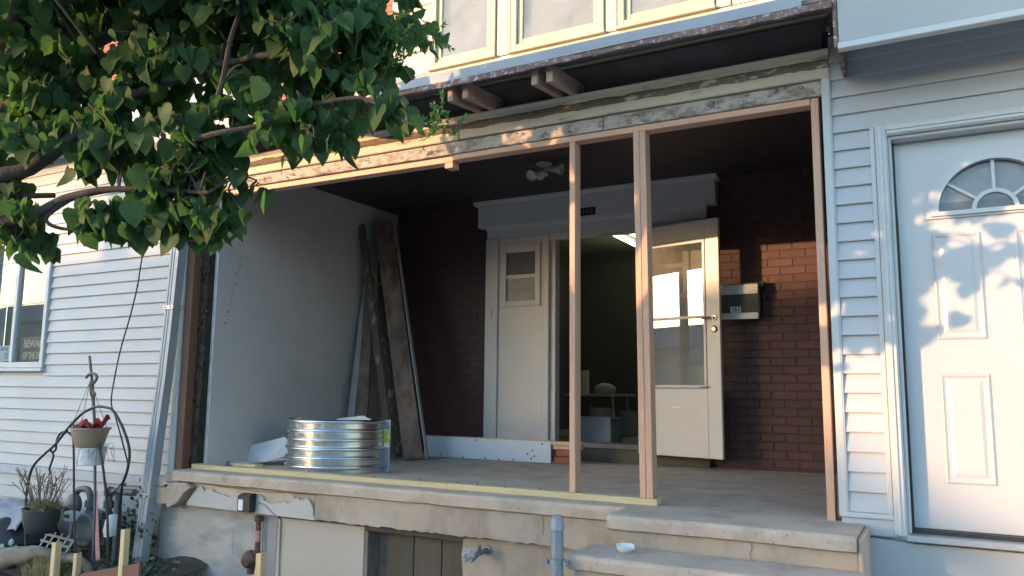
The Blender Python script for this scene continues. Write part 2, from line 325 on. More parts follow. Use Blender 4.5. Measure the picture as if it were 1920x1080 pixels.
# ceiling planks of the porch
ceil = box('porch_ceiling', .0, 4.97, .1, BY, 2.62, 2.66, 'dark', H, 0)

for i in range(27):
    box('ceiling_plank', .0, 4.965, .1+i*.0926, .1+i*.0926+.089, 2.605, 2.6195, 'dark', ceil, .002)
# grey left wall of porch
lw = MB().box(.09, .127, .12, 2.59, .02, 2.60).obj('porch_side_panel', 'greypanel', H, .002)
tag(lw, 'grey painted panel closing the left side of the porch')
nh = MB()
for i in range(22):
    t = i/21; nh.lathe([(0,0),(.006+.004*math.sin(i*2.3),0),(0,-.004)], (.127,.37-.14*t+.01*math.sin(i*5), 1.78-.62*t**1.1), 6, 'x')
nh.xform(Matrix.Identity(4)); tag(nh.obj('nail_hole_row', 'signblack', H), kind='stuff')
MB().box(.005, .085, .06, .3, .0, 2.3).jitter(.012, 9).obj('rough_wall_edge', 'browndk', H)
rw = MB(); rr = random.Random(5)
for i in range(260):
    z = rr.uniform(.02, 2.2); x = rr.uniform(.01, .1); s_ = rr.uniform(.008, .03)
    rw.add([Vector((x,.055,z))+Vector((rr.uniform(-1,1),rr.uniform(-.6,.6),rr.uniform(-1.4,1.4)))*s_ for _ in range(4)], [(0,1,2),(0,2,3),(0,3,1),(1,3,2)])
tag(rw.obj('crumbled_plaster', 'browndk', H), kind='stuff')
box('porch_right_wall', 4.948, 4.983, .062, BY-.008, -.09, 2.66, 'mortar', H, 0)
# concrete porch slab with rounded nosing
def nosing(y, z, r, n=5):
    rr_ = min(.024, r); return [(y+.012, z-2*r), (y+.002, z-2*r+.006), (y, z-rr_-.004)]+[(y+rr_*(1-math.cos(math.pi/2*i/n)), z-rr_+rr_*math.sin(math.pi/2*i/n)) for i in range(n+1)]+[(y+rr_+.05, z)]
def ledge(name, x0, x1, yf, yb, zt, th, parent, mt='concrete', n=40, jit=.004):
    prof = nosing(yf, zt, th/2)+[(yb, zt), (yb, zt-th)]
    b = MB(); k = len(prof); vs = []; fs = []
    for i in range(n+1):
        x = x0+(x1-x0)*i/n
        for (y, z) in prof:
            d = mnoise.noise(Vector((x*2.2, y*5, z*7)))*jit + mnoise.noise(Vector((x*9, y*5, z*9)))*jit*.5
            vs.append((x, y+(d if y < yb-.01 else 0), z+(d*.5 if y < yf+.03 else 0)))
    for i in range(n):
        for j in range(k): fs.append((i*k+j, i*k+(j+1)%k, (i+1)*k+(j+1)%k, (i+1)*k+j))
    fs += [tuple(range(k))[::-1], tuple(n*k+j for j in range(k))]
    o = b.add(vs, fs, True).obj(name, mt, parent); return o
slab = ledge('porch_slab', .06, 3.84, -.15, BY, 0, .085, H, 'concrete', 60, .006)
tag(ledge('porch_edge_strip', -.02, .12, -.15, .05, -.03, .07, H, 'concrete2', 8, .02), 'broken concrete corner under the left post')
# face under the nosing (ragged lower edge)
def face_strip(name, x0, x1, y0, y1, ztop, zbot, amp, mt, n, seed, topamp=0):
    lo = ragged(x0, x1, zbot, amp, n, seed); hi = ragged(x0, x1, ztop, topamp, n, seed+1)
    vs = []; fs = []
    for (x, a), (_, b) in zip(lo, hi): vs += [(x,y0,a),(x,y0,b),(x,y1,b),(x,y1,a)]
    for i in range(n):
        for j in range(4): fs.append((i*4+j, i*4+(j+1)%4, (i+1)*4+(j+1)%4, (i+1)*4+j))
    fs += [(3,2,1,0), tuple(n*4+j for j in range(4))]
    return MB().add(vs, fs).obj(name, mt, H)
face_strip('porch_face', 1.52, 3.82, -.115, .1, -.05, -.262, .006, 'concrete2', 70, 21)
face_strip('porch_face_core', .22, 1.54, -.075, .1, -.05, -.24, .01, 'concrete', 24, 23)
# white plaster patch with chipped upper edge
def ptop(x): return -.135-.028*(mnoise.noise(Vector((x*5,0,2)))+.6*mnoise.noise(Vector((x*17,0,4)))+.5*mnoise.noise(Vector((x*41,0,7))))-(.035 if 1.02 < x < 1.3 else 0)-(.02 if .5 < x < .7 else 0)
top = [(.315,-.125),(.36,-.108)]+[(.40+i*.0175, ptop(.40+i*.0175)) for i in range(62)]+[(1.49,-.165),(1.505,-.19),(1.51,-.235),(1.53,-.268)]
tag(MB().prism([(.20,-.262),(.215,-.235)]+top, -.118, -.07).obj('plaster_patch', 'plaster', H, .002), 'chipped white plaster patch on the porch front')
MB().prism([(.22,-.09),(.6,-.10),(1.0,-.115),(1.5,-.10),(1.5,-.2),(1.2,-.2),(.9,-.19),(.5,-.185),(.3,-.2)], -.098, -.07).jitter(.008,12).obj('exposed_mortar', 'concrete', H)
tag(MB().prism([(.03,-.10),(.24,-.085),(.30,-.115),(.22,-.16),(.15,-.24),(.03,-.3),(.0,-.2)], -.16, -.05).jitter(.012,7).obj('broken_corner_slab', 'concrete2', H, .004), 'broken slab piece hanging at the porch corner')
MB().prism([(-.2,-.15),(0.02,-.14),(.04,-.2),(0.0,-.27),(-.2,-.275)], -.14, .02).jitter(.01,7).obj('ledge_stone', 'concrete2', H, .004)
MB().prism([(-.16,-.06),(.0,-.05),(.0,-.12),(-.16,-.13)], -.13, .0).jitter(.006,7).obj('ledge_block', 'plaster', H, .004)
# foundation wall below: sections
MB().box(-.2, 1.12, -.03, .1, GZ-.03, -.255).obj('foundation_wall', 'foundation', H, .004)
rr = random.Random(8)
for i in range(4):      # painted blocks
    for j in range(3):
        x0 = -.19+j*.42+(.2 if i % 2 else 0); z0 = -.95+i*.172
        if x0 > 1.0: continue
        MB().box(max(-.195,x0), min(x0+.4192, .95), -.036+rr.uniform(-.0015,.0015), .0, z0, z0+.1714).jitter(.0025, 4).obj('foundation_block', 'foundation', H, .001)
MB().box(.99, 1.11, -.045, .1, GZ, -.265).jitter(.006,5).obj('foundation_pier', 'greyboard', H, .006)
tag(box('cellar_panel', 1.125, 1.90, -.035, .0, GZ, -.29, 'panelboard', H, .002), 'flat beige panel beside the cellar hatch')
ml = MB().prism(ragged(1.115,1.135,-.3,.0,1,2)+[(1.14,-.95),(1.11,-.95)], -.05, 0).obj('mortar_seam', 'concrete', H)
MB().box(1.4, 2.72, -.03, .1, -.315, -.268).obj('hatch_lintel', 'hatch', H, .004)
MB().box(1.9, 1.93, -.03, .12, GZ, -.318).obj('hatch_jamb', 'deckwood', H, .003)
for i in range(3): box('hatch_plank', 2.02+i*.226, 2.24+i*.226, .07, .1, GZ, -.32, 'hatch', H, .004)
box('hatch_reveal', 1.932, 2.018, .10, .14, GZ, -.32, 'deckwood', H, 0)
f2 = [(2.70,-.29)]+ragged(2.72, 3.80, -.275, .004, 14, 31)+[(3.82,GZ)]+[(2.70+.012*math.sin(z*19), z) for z in (-.95,-.8,-.65,-.5,-.4,-.34)]
MB().prism(f2, -.04, .1).obj('foundation_wall_right', 'concrete2', H, .003)
# steps
def step(name, x0, x1, yf, yb, zt, h, nm2):
    ledge(name, x0, x1, yf, yb, zt, .075, H, 'concrete', 30, .006)
    MB().box(x0+.015, x1-.003, yf+.035, yb, zt-h, zt-.07).obj(nm2, 'concrete2', H, .006)
ledge('step_tread', 3.8402, 5.06, -.44, BY, 0.0, .075, H, 'concrete', 30, .006)
MB().box(3.855, 5.0605, -.405, .1, -.165, -.07).obj('step_riser', 'concrete2', H, .003)
for i in range(1, 6): step('step_tread', 3.78-.02*i, 5.09, -.44-.31*i, -.42-.31*(i-1), -.16*i, .165, 'step_riser')
box('step_side_wall', 5.062, 5.085, -.42, -.03, GZ, -.012, 'concrete', H, .006)
chips = MB(); rr = random.Random(71)
for (cx, cy, cz, s_) in ((3.98,-.44,-.03,.03),(3.9,-.75,-.19,.04),(4.02,-.75,-.185,.03),(4.62,-.44,-.02,.03),(2.9,-.15,-.03,.02),(1.9,-.15,-.05,.02),(.7,-.15,-.04,.03),(1.2,-.15,-.035,.02)):
    for i in range(4):
        p_ = Vector((cx+rr.gauss(0,s_*.6), cy-.002, cz+rr.gauss(0,s_*.5))); q_ = [p_+Vector((rr.uniform(-1,1)*.012, rr.uniform(-.002,.006), rr.uniform(-1,1)*.012)) for _ in range(4)]
        chips.add(q_, [(0,1,2),(0,2,3),(0,3,1),(1,3,2)])
tag(chips.obj('chipped_spots', 'concrete', H), kind='stuff')
for pts_ in ([(4.58,-.407,-.07),(4.585,-.407,-.1),(4.575,-.407,-.13),(4.58,-.407,-.162)], [(3.3,-.118,-.1),(3.31,-.118,-.15),(3.305,-.118,-.2)], [(.62,-.155,-.02),(.66,-.155,-.05),(.64,-.12,-.1)]):
    MB().tube(smooth(pts_,3), .0013, 4).jitter(.004,30).obj('crack', 'hatch', H)
# painted frieze of the porch beam
box('frieze_board', .10, 2.598, -.035, .06, 2.358, 2.505, 'peel', H, .006)
box('frieze_board', 2.606, 4.99, -.037, .06, 2.360, 2.508, 'peel', H, .006)
fm = MB(); vs = []; fs = []; N_ = 160
for i in range(N_+1):
    x = .10+4.89*i/N_; e1, e2, e3 = (mnoise.noise(Vector((x*7,k,0)))*.012+mnoise.noise(Vector((x*23,k,4)))*.006 for k in (1.,5.,9.))
    vs += [(x,-.036,2.415+e1),(x,-.049+e3*.3,2.432+e2*.5),(x,-.046+e2*.3,2.452),(x,-.036,2.468+e3),(x,-.03,2.44)]
for i in range(N_):
    for j in range(5): fs.append((i*5+j, i*5+(j+1)%5, (i+1)*5+(j+1)%5, (i+1)*5+j))
fm.add(vs, fs).obj('frieze_moulding', 'ridge', H)
MB().prism([(-.04,2.492),(-.06,2.506),(-.06,2.516),(-.03,2.516),(-.03,2.492)], .10, 4.99, 'x').jitter(.003,6).obj('frieze_cap', 'peel', H, .003)
box('beam_board', .10, 3.66, -.018, .085, 2.268, 2.352, 'peel2', H, .004)
box('beam_board', 3.664, 4.985, -.016, .085, 2.268, 2.354, 'peel2', H, .004)
# roof over the porch
roof = MB().hexa([(.0,-.45,2.60),(5.07,-.45,2.60),(5.07,.3,2.86),(.0,.3,2.86)], [(.0,-.45,2.625),(5.07,-.45,2.625),(5.07,.3,2.885),(.0,.3,2.885)]).obj('porch_roof', 'deckwood', H)
for i in range(7):
    y = -.44+i*.105
    MB().hexa([(.0,y,2.583+(y+.45)*.347),(5.06,y,2.583+(y+.45)*.347),(5.06,y+.098,2.583+(y+.548)*.347),(.0,y+.098,2.583+(y+.548)*.347)],
              [(.0,y,2.598+(y+.45)*.347),(5.06,y,2.598+(y+.45)*.347),(5.06,y+.098,2.598+(y+.548)*.347),(.0,y+.098,2.598+(y+.548)*.347)]).obj('roof_deck_plank', 'deckwood', H)
# rusty edge strip, wavy
def strip(name, x0, x1, y, zl, zh, th, mt, amp, n=60):
    vs = []; fs = []
    for i in range(n+1):
        x = x0+(x1-x0)*i/n; d = mnoise.noise(Vector((x*1.4, zl*3, 1)))*amp; e = mnoise.noise(Vector((x*13, zl*3, 5)))*amp*.4
        vs += [(x,y+d,zl+d+e),(x,y+d,zh+d),(x,y+d+th,zh+d),(x,y+d+th,zl+d+e)]
    for i in range(n):
        for j in range(4): fs.append((i*4+j, i*4+(j+1)%4, (i+1)*4+(j+1)%4, (i+1)*4+j))
    fs += [(3,2,1,0), tuple(n*4+j for j in range(4))]
    return MB().add(vs, fs).obj(name, mt, H)
strip('rusty_roof_edge', .0, 5.06, -.475, 2.550, 2.585, .02, 'rust', .014, 140)
strip('roof_flashing', .0, 4.92, -.478, 2.583, 2.645, .024, 'flash', .006, 30)
for x in (1.05, 1.16, 1.75, 1.86, 2.76, 2.87, 3.36, 3.46):
    MB().hexa([(x,-.42,2.47),(x+.042,-.42,2.47),(x+.042,.06,2.522),(x,.06,2.522)], [(x,-.42,2.575),(x+.042,-.42,2.575),(x+.042,.06,2.62),(x,.06,2.62)]).obj('rafter_tail', 'raftwood', H, .003)
box('beam_end_filler', 4.992, 5.068, .02, .3, 2.27, 2.80, 'deckwood', H, 0)
box('beam_backing', .0, 4.97, .07, .10, 2.36, 2.74, 'deckwood', H, 0)
# upper storey: cream boarded bay with three windows
UY = .30
def lap(name, x0, x1, yf, z, e, mt, parent, dep=.013):
    return MB().prism([(yf-dep,z),(yf-dep-.001,z+.004),(yf-.003,z+e),(yf+.004,z+e),(yf+.004,z)], x0, x1, 'x').obj(name, mt, parent)
ub = MB().box(1.76, 5.05, UY+.012, UY+.10, 2.8, 3.08)
wins = [(2.13,2.70), (2.83,3.55), (3.65,4.30)]
xs = [1.76]+[v for a,b in wins for v in (a,b)]+[5.05]
for i in range(0, len(xs), 2): ub.box(xs[i], xs[i+1], UY+.012, UY+.10, 3.08, 4.6)
ub.box(1.76, 5.05, UY+.012, UY+.1, 4.6, 5.2)
ub.box(1.76, 1.80, UY+.1, BY, 2.8, 5.2).box(5.0, 5.05, UY+.1, BY, 2.8, 5.2)
ub.obj('upper_wall', 'cream', H)
for i in range(12):
    z = 2.86+i*.19
    for j, (a, b) in enumerate(((1.74,2.12),)):
        lap('upper_siding_board', a, b, UY+.006, z, .19, 'cream', H)
box('upper_sill_board', 2.125, 4.99, UY-.01, UY+.01, 2.84, 3.055, 'cream', H, .003)
for a, b in ((2.71,2.82),(3.56,3.64),(4.31,4.40)): box('upper_post_board', a, b, UY-.012, UY+.011, 3.06, 4.6, 'cream', H, .003)
for i in range(6): lap('upper_siding_board', 4.41, 5.05, UY+.006, 3.06+i*.19, .19, 'cream', H)
for k, (a, b) in enumerate(wins):
    fr = MB().box(a,a+.045,UY-.025,UY+.05,3.075,4.6).box(b-.045,b,UY-.025,UY+.05,3.075,4.6).box(a+.045,b-.045,UY-.022,UY+.05,3.075,3.115)
    wn = fr.obj('upper_window', 'creamtrim', H, .003)
    sa = MB().box(a+.047,a+.085,UY+.0,UY+.03,3.118,4.6).box(b-.085,b-.047,UY+.0,UY+.03,3.118,4.6).box(a+.085,b-.085,UY+.001,UY+.03,3.118,3.16).box(a+.085,b-.085,UY+.001,UY+.03,3.90,3.94)
    sa.obj('window_sash', 'creamtrim', wn, .003)
    box('window_pane', a+.085, b-.085, UY+.012, UY+.016, 3.16, 3.90, 'g_up', wn, 0)
    box('window_pane', a+.085, b-.085, UY+.012, UY+.016, 3.94, 4.6, 'g_up', wn, 0)
    box('window_sill', a-.01, b+.01, UY-.045, UY+.0, 3.052, 3.073, 'creamtrim', wn, .004)
    cv = MB().box(a+.03,b-.03,UY+.055,UY+.058,3.075,4.6)
    cv.obj('window_shade', 'curtain', wn)
# brick main wall upstairs, seen through the leaves
MB().box(-.3, 1.75, BY-.1, BY+.1, 2.75, 6.2).obj('upper_brick_wall', 'rawmortar', H)
ur = MB(); rr = random.Random(12)
for r in range(34):
    z = 3.6+r*.075; x = -.28+(0 if r % 2 else -.105)
    while x < 1.72:
        a, b = max(x,-.28), min(x+.2, 1.72)
        if b-a > .03: ur.box(a, b, BY-.11+rr.uniform(-.003,.003), BY-.05, z, z+.064)
        x += .21
tag(ur.obj('upper_brick_courses', 'rawbrick', H), kind='stuff')
# ---- door surround on the back wall
hd = MB().box(1.235, 3.725, 2.50, BY, 2.337, 2.565).obj('door_header', 'porchwhite', H, .004)
MB().prism([(2.44,2.607),(2.44,2.59),(2.465,2.575),(2.49,2.565),(BY,2.565),(BY,2.607)], 1.205, 3.755, 'x').obj('header_cornice', 'porchwhite', H, .003)
box('header_band', 1.33, 3.63, 2.535, BY, 2.225, 2.334, 'porchwhite', H, .004)
MB().prism([(2.515,2.336),(2.52,2.31),(2.535,2.30),(2.535,2.336)], 1.325, 3.635, 'x').obj('header_bead', 'porchwhite', H)
box('door_trim', 1.31, 1.455, 2.545, 2.62, .17, 2.223, 'porchwhite', H, .005)
box('door_trim', 3.49, 3.62, 2.545, 2.62, .17, 2.223, 'porchwhite', H, .005)
def side_panel(x0, x1):
    s_ = MB().box(x0,x1,2.575,2.61,.17,1.52).box(x0,x1,2.575,2.61,2.14,2.223).box(x0,x0+.03,2.575,2.61,1.52,2.14).box(x1-.03,x1,2.575,2.61,1.52,2.14).obj('side_panel', 'porchwhite', H)
    a, b = x0+.03, x1-.03
    MB().box(a,a+.06,2.555,2.6,1.50,2.14).box(b-.06,b,2.555,2.6,1.50,2.14).box(a+.06,b-.06,2.556,2.6,1.50,1.56).box(a+.06,b-.06,2.556,2.6,2.06,2.14).obj('sidelight_frame', 'porchwhite', s_, .004)
    box('sidelight_rail', a+.06, b-.06, 2.562, 2.59, 1.79, 1.83, 'porchwhite', s_, .003)
    for z0, z1 in ((1.56,1.79),(1.83,2.06)):
        box('sidelight_pane', a+.06, b-.06, 2.578, 2.582, z0, z1, 'g_side', s_, 0)
    cv = MB()
    for i in range(14): cv.box(a+.05, b-.05, 2.604, 2.606, 1.57+i*.0345, 1.57+i*.0345+.033)
    cv.obj('sidelight_blind', 'tarp', s_)
    return s_
side_panel(1.457, 1.97); side_panel(3.1, 3.488)
box('door_jamb', 1.972, 2.042, 2.54, 2.68, .17, 2.223, 'porchwhite', H, .004)
box('door_stop', 2.044, 2.10, 2.58, 2.68, .17, 2.16, 'porchwhite', H, .004)
box('door_jamb', 3.03, 3.098, 2.54, 2.68, .17, 2.223, 'porchwhite', H, .004)
box('door_head', 2.044, 3.028, 2.55, 2.68, 2.165, 2.223, 'porchwhite', H, .003)
box('metal_strip', 2.05, 3.02, 2.545, 2.552, 2.15, 2.163, 'alu', H, .001)
MB().box(1.31, 3.62, 2.53, 2.75, .0, .12).obj('door_sill_stone', 'hatch', H, .006)
MB().box(1.31, 3.62, 2.56, 2.78, .122, .168).jitter(.004,9).obj('threshold', 'deckwood', H, .004)
MB().box(1.315, 1.325, 2.538, 2.55, 1.02, 1.06).obj('bell_push_back', 'porchwhite', H)
box('bell_push', 1.375, 1.40, 2.530, 2.546, 1.40, 1.48, 'porchwhite', H, .004)
pq = tag(box('number_plaque', 2.40, 2.565, 2.492, 2.502, 2.352, 2.432, 'signblack', H, .006), 'dark oval-cornered house number plaque over the door')
text('number_161', '161', .075, (2.482, 2.490, 2.392), 'brass', pq, 1.1)
# storm door, swung wide open against the wall
HX, HYd, SA, SW = 3.0, 2.49, math.radians(14.6), .84
SM = Matrix.Translation((HX, HYd, 0)) @ Matrix.Rotation(-SA, 4, 'Z')
def sdoor(b, name, mt, par, bev=.004): b.xform(SM); return b.obj(name, mt, par, bev)
sd = MB().box(0,.11,-.035,0,.10,2.155).box(SW-.13,SW,-.035,0,.10,2.155).box(.11,SW-.13,-.035,0,1.99,2.155).box(.11,SW-.13,-.034,-.001,.10,.685)
sd = tag(sdoor(sd, 'storm_door', 'stormwhite', H), 'white storm door swung wide open on the right of the doorway')
fr = MB().box(.11,.135,-.045,-.01,.69,1.985).box(SW-.155,SW-.13,-.045,-.01,.69,1.985).box(.135,SW-.155,-.045,-.01,1.955,1.985).box(.135,SW-.155,-.045,-.01,.69,.715)
sdoor(fr, 'glazing_frame', 'stormwhite', sd)
sdoor(MB().box(.135,SW-.155,-.042,-.012,1.29,1.315), 'glazing_rail', 'stormwhite', sd, .003)
sdoor(MB().box(.135,SW-.155,-.026,-.022,.715,1.29), 'glass_pane', 'g_storm', sd, 0)
sdoor(MB().box(.135,SW-.155,-.030,-.026,1.315,1.955), 'glass_pane', 'g_storm', sd, 0)
sdoor(MB().tube([(SW-.055,-.036,1.285),(SW-.055,-.075,1.285)],.012).tube(smooth([(SW-.055,-.075,1.285),(SW-.09,-.08,1.287),(SW-.15,-.075,1.28)]),.009).lathe([(0,-.012),(.028,-.01),(.03,0)],(SW-.055,-.036,1.285),14,'y'), 'door_handle', 'brass', sd, 0)
sdoor(MB().lathe([(0,-.014),(.02,-.014),(.03,-.006),(.032,0)],(SW-.055,-.036,1.19),16,'y'), 'door_lock', 'brass', sd, 0)
sdoor(MB().box(.35,.43,-.0375,-.0352,.515,.53).box(.36,.42,-.038,-.0352,.521,.527), 'maker_plate', 'alu', sd, .0005)
sdoor(MB().tube([(SW-.1,-.05,.70),(SW-.2,-.05,.70)],.007), 'door_closer', 'alu', sd, 0)
# ---- room behind the door
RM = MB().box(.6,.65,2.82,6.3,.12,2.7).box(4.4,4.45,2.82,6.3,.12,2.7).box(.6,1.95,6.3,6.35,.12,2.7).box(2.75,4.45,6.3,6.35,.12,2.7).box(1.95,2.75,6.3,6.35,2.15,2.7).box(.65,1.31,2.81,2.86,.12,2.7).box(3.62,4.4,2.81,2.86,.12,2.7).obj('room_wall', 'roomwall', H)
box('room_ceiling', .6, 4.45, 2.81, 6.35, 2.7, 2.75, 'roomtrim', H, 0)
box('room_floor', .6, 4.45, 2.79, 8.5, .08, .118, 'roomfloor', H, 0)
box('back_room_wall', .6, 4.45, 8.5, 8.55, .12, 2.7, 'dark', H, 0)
MB().box(1.80,1.945,6.25,6.31,.12,2.28).box(2.755,2.90,6.25,6.31,.12,2.28).box(1.945,2.755,6.255,6.31,2.16,2.28).obj('room_door_trim', 'roomtrim', H, .005)

# ================================================================ NEW WALL FRAMING
FR = thing('stud_frame', (2.5, .04, 0), 'half built stud wall frame of new pinkish lumber across the porch front', 'stud wall')
box('bottom_plate', .10, 2.546, -.004, .086, .001, .039, 'treated', FR, .003)
box('bottom_plate', 2.549, 3.975, -.008, .082, .001, .040, 'treated', FR, .003)
MB().hexa([(.12,.0,2.225),(2.535,.0,2.218),(2.535,.088,2.218),(.12,.088,2.225)], [(.12,.0,2.264),(2.535,.0,2.258),(2.535,.088,2.258),(.12,.088,2.264)]).obj('top_plate', 'lumberx', FR, .003)
box('top_plate', 2.538, 4.880, -.004, .085, 2.228, 2.266, 'lumberx', FR, .003)
MB().box(2.47,2.537,.0,.085,2.178,2.216).obj('splice_block', 'lumberx', FR, .003)
MB().hexa([(3.425,-.002,.041),(3.463,-.002,.041),(3.463,.086,.041),(3.425,.086,.041)], [(3.425,-.004,2.227),(3.463,-.004,2.227),(3.463,.084,2.227),(3.425,.084,2.227)]).obj('stud', 'lumber', FR, .003)
MB().hexa([(3.873,-.006,.041),(3.911,-.006,.041),(3.911,.082,.041),(3.873,.082,.041)], [(3.852,-.006,2.227),(3.890,-.006,2.227),(3.890,.082,2.227),(3.852,.082,2.227)]).obj('stud', 'lumber', FR, .003)
MB().hexa([(3.913,-.006,.041),(3.951,-.006,.041),(3.951,.082,.041),(3.913,.082,.041)], [(3.892,-.007,2.227),(3.930,-.007,2.227),(3.930,.081,2.227),(3.892,.081,2.227)]).obj('stud', 'lumber', FR, .003)
box('stud', 4.884, 4.924, -.01, .08, -.008, 2.262, 'lumber', FR, .003)
nb = MB()
for x in (.5, 1.3, 1.9, 2.3, 2.6, 2.75, 2.95, 3.2): nb.lathe([(.006,0),(.006,.006),(0,.008)], (x,.045,.039), 6)
tag(nb.obj('nail_head', 'blackmetal', FR), kind='stuff')
post = tag(MB().box(-.075, .002, -.02, .09, -.03, 2.26).obj('corner_post', 'redwood', None, .004, base=(-.035,.03,-.03)), 'reddish brown wooden corner post beside the grey porch panel', 'post')

# ================================================================ LEFT NEIGHBOUR
LH = thing('neighbour_house', (-2.0, 0, GZ), 'white vinyl sided house front with sliding window left of the porch', 'house')
MB().box(-6, -2.93, .0, .12, GZ, 3.0).box(-2.93, -1.97, .0, .12, GZ, .82).box(-2.93,-1.97,.0,.12,2.06,3.0).box(-1.97,-.10,.0,.12,GZ,3.0).obj('wall_body', 'vinyl_left', LH)
E_ = .1037
for k in range(-1, 29):
    z = .018+k*E_
    if z < -.09: continue
    segs = [(-6.0, -.145)]
    if z+E_ > .80 and z < 2.08: segs = [(-6.0, -2.94), (-1.965, -.145)]
    for a, b in segs:
        c_ = a+(b-a)*random.Random(k*7+int(a*10)).uniform(.3, .8)
        lap('siding_board', a, c_+.02, -.003, z, E_, 'vinyl_left', LH, .020); lap('siding_board', c_-.004, b, -.0045, z+.0008, E_, 'vinyl_left', LH, .020)
box('base_board', -6, -.16, -.035, -.001, -.172, -.088, 'vinyl_left', LH, .004)
for k in range(2): lap('lower_siding_board', -6, -.95, -.003, -.39+k*.108, .108, 'vinyl_left', LH)
box('footing', -6, -.22, -.02, .0, GZ, -.392, 'foundation', LH, .01)
MB().box(-.155,-.085,-.028,.06,-.05,2.95).obj('corner_trim', 'trim', LH, .004)
wn = MB().box(-2.93,-2.88,-.045,.03,.82,2.06).box(-2.02,-1.97,-.045,.03,.82,2.06).box(-2.88,-2.02,-.044,.03,.82,.875).box(-2.88,-2.02,-.044,.03,2.005,2.06).obj('window', 'trim', LH, .004)
MB().box(-2.545,-2.495,-.03,.02,.877,2.003).obj('window_mullion', 'trim', wn, .004)
box('window_sill', -2.95, -1.955, -.06, .0, .785, .818, 'trim', wn, .005)
box('window_head', -2.96, -1.95, -.05, .0, 2.062, 2.10, 'creamtrim', wn, .004)
box('window_pane', -2.88, -2.545, -.012, -.008, .875, 2.005, 'g_left', wn, 0)
box('window_pane', -2.495, -2.02, -.002, .002, .875, 2.005, 'g_left', wn, 0)
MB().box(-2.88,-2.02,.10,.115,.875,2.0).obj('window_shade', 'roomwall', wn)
sg = thing('warning_sign', (-2.22, .02, .88), 'black and tan BEWARE sign inside the window lower right corner', 'sign')
box('sign_board', -2.42, -1.99, .012, .018, .885, 1.115, 'signblack', sg, 0)
MB().box(-2.415,-1.995,.0105,.0115,1.105,1.110).box(-2.415,-2.41,.0105,.0115,.89,1.105).obj('sign_border', 'signtan', sg)
text('sign_text', 'BEWARE', .10, (-2.385, .0105, 1.05), 'signtan', sg, .92, align='LEFT', bold=.004)
text('sign_text', 'OF THE DOG', .09, (-2.385, .0105, .935), 'signtan', sg, .66, align='LEFT', bold=.004)
st = thing('window_sticker', (-2.7, .0, .89), 'pale blue sticker with dark lettering in the left window pane', 'sticker')
box('sticker_sheet', -2.86, -2.565, -.007, -.0065, .885, 1.04, 'signblue', st, 0)
text('sticker_text', 'ILLINOIS', .05, (-2.70, -.0075, 1.005), 'ink', st, 1.0, bold=.001)
MB().lathe([(.028,0),(.03,-.0006),(.02,-.0008)], (-2.635,-.007,.94), 16, 'y').obj('sticker_emblem', 'ink', st)
# porch roof and brick storey behind
MB().hexa([(-6,-.4,2.86),(-.02,-.4,2.86),(-.02,.6,3.2),(-6,.6,3.2)], [(-6,-.4,2.95),(-.02,-.4,2.95),(-.02,.6,3.29),(-6,.6,3.29)]).obj('porch_roof', 'roofing', LH)
box('roof_fascia', -6, -.02, -.43, -.402, 2.82, 2.955, 'trim', LH, .004)
box('roof_soffit', -6, -.02, -.40, -.0, 2.845, 2.858, 'trim', LH, 0)
MB().box(-9, -.32, 2.5, 2.7, 2.8, 7.0).obj('upper_brick_wall', 'rawmortar', LH)
ur = MB(); rr = random.Random(14)
for r in range(44):
    z = 3.6+r*.075; x = -8.9+(0 if r % 2 else -.105)
    while x < -.35:
        inw = any(a < x+.1 < b and 4.2 < z < 6.2 for a, b in ((-7.2,-5.6),(-3.6,-2.2)))
        if not inw: ur.box(max(x,-8.95), min(x+.2,-.33), 2.488+rr.uniform(-.003,.003), 2.55, z, z+.064)
        x += .21
tag(ur.obj('upper_brick_courses', 'rawbrick', LH), kind='stuff')
for a, b in ((-7.2,-5.6),(-3.6,-2.2)):
    box('stone_sill', a-.1, b+.1, 2.42, 2.52, 4.08, 4.2, 'creamtrim', LH, .01)
    box('stone_lintel', a-.1, b+.1, 2.44, 2.52, 6.2, 6.4, 'creamtrim', LH, .01)
    uw = MB().box(a,a+.08,2.45,2.52,4.2,6.2).box(b-.08,b,2.45,2.52,4.2,6.2).box(a+.08,b-.08,2.452,2.52,5.15,5.25).obj('upper_window', 'trim', LH, .004)
    box('window_pane', a+.08, b-.08, 2.48, 2.485, 4.2, 6.2, 'g_left', uw, 0)
# downspout leaning along the corner
ds = thing('downspout', (-.26, -.12, -.78), 'pale grey square downspout leaning at the white house corner', 'downspout')
PD = [(-.098,-.10,2.9), (-.098,-.10,1.78), (-.118,-.11,1.15), (-.136,-.12,.72), (-.168,-.14,.2), (-.182,-.15,-.12), (-.200,-.16,-.4), (-.222,-.17,-.80)]
vs, fs, nn = [], [], 0
sec = [(-.052,-.04),(-.03,-.04),(-.026,-.034),(-.018,-.034),(-.014,-.04),(.0,-.04),(.004,-.034),(.012,-.034),(.016,-.04),(.052,-.04),(.052,.035),(-.052,.035)]
for (x, y, z) in PD: vs += [(x+a, y+b, z) for a, b in sec]
k = len(sec)
for i in range(len(PD)-1):
    for j in range(k): fs.append((i*k+j, i*k+(j+1)%k, (i+1)*k+(j+1)%k, (i+1)*k+j))
fs += [tuple(range(k))[::-1], tuple((len(PD)-1)*k+j for j in range(k))]
MB().add(vs, fs).obj('pipe', 'spout', ds)
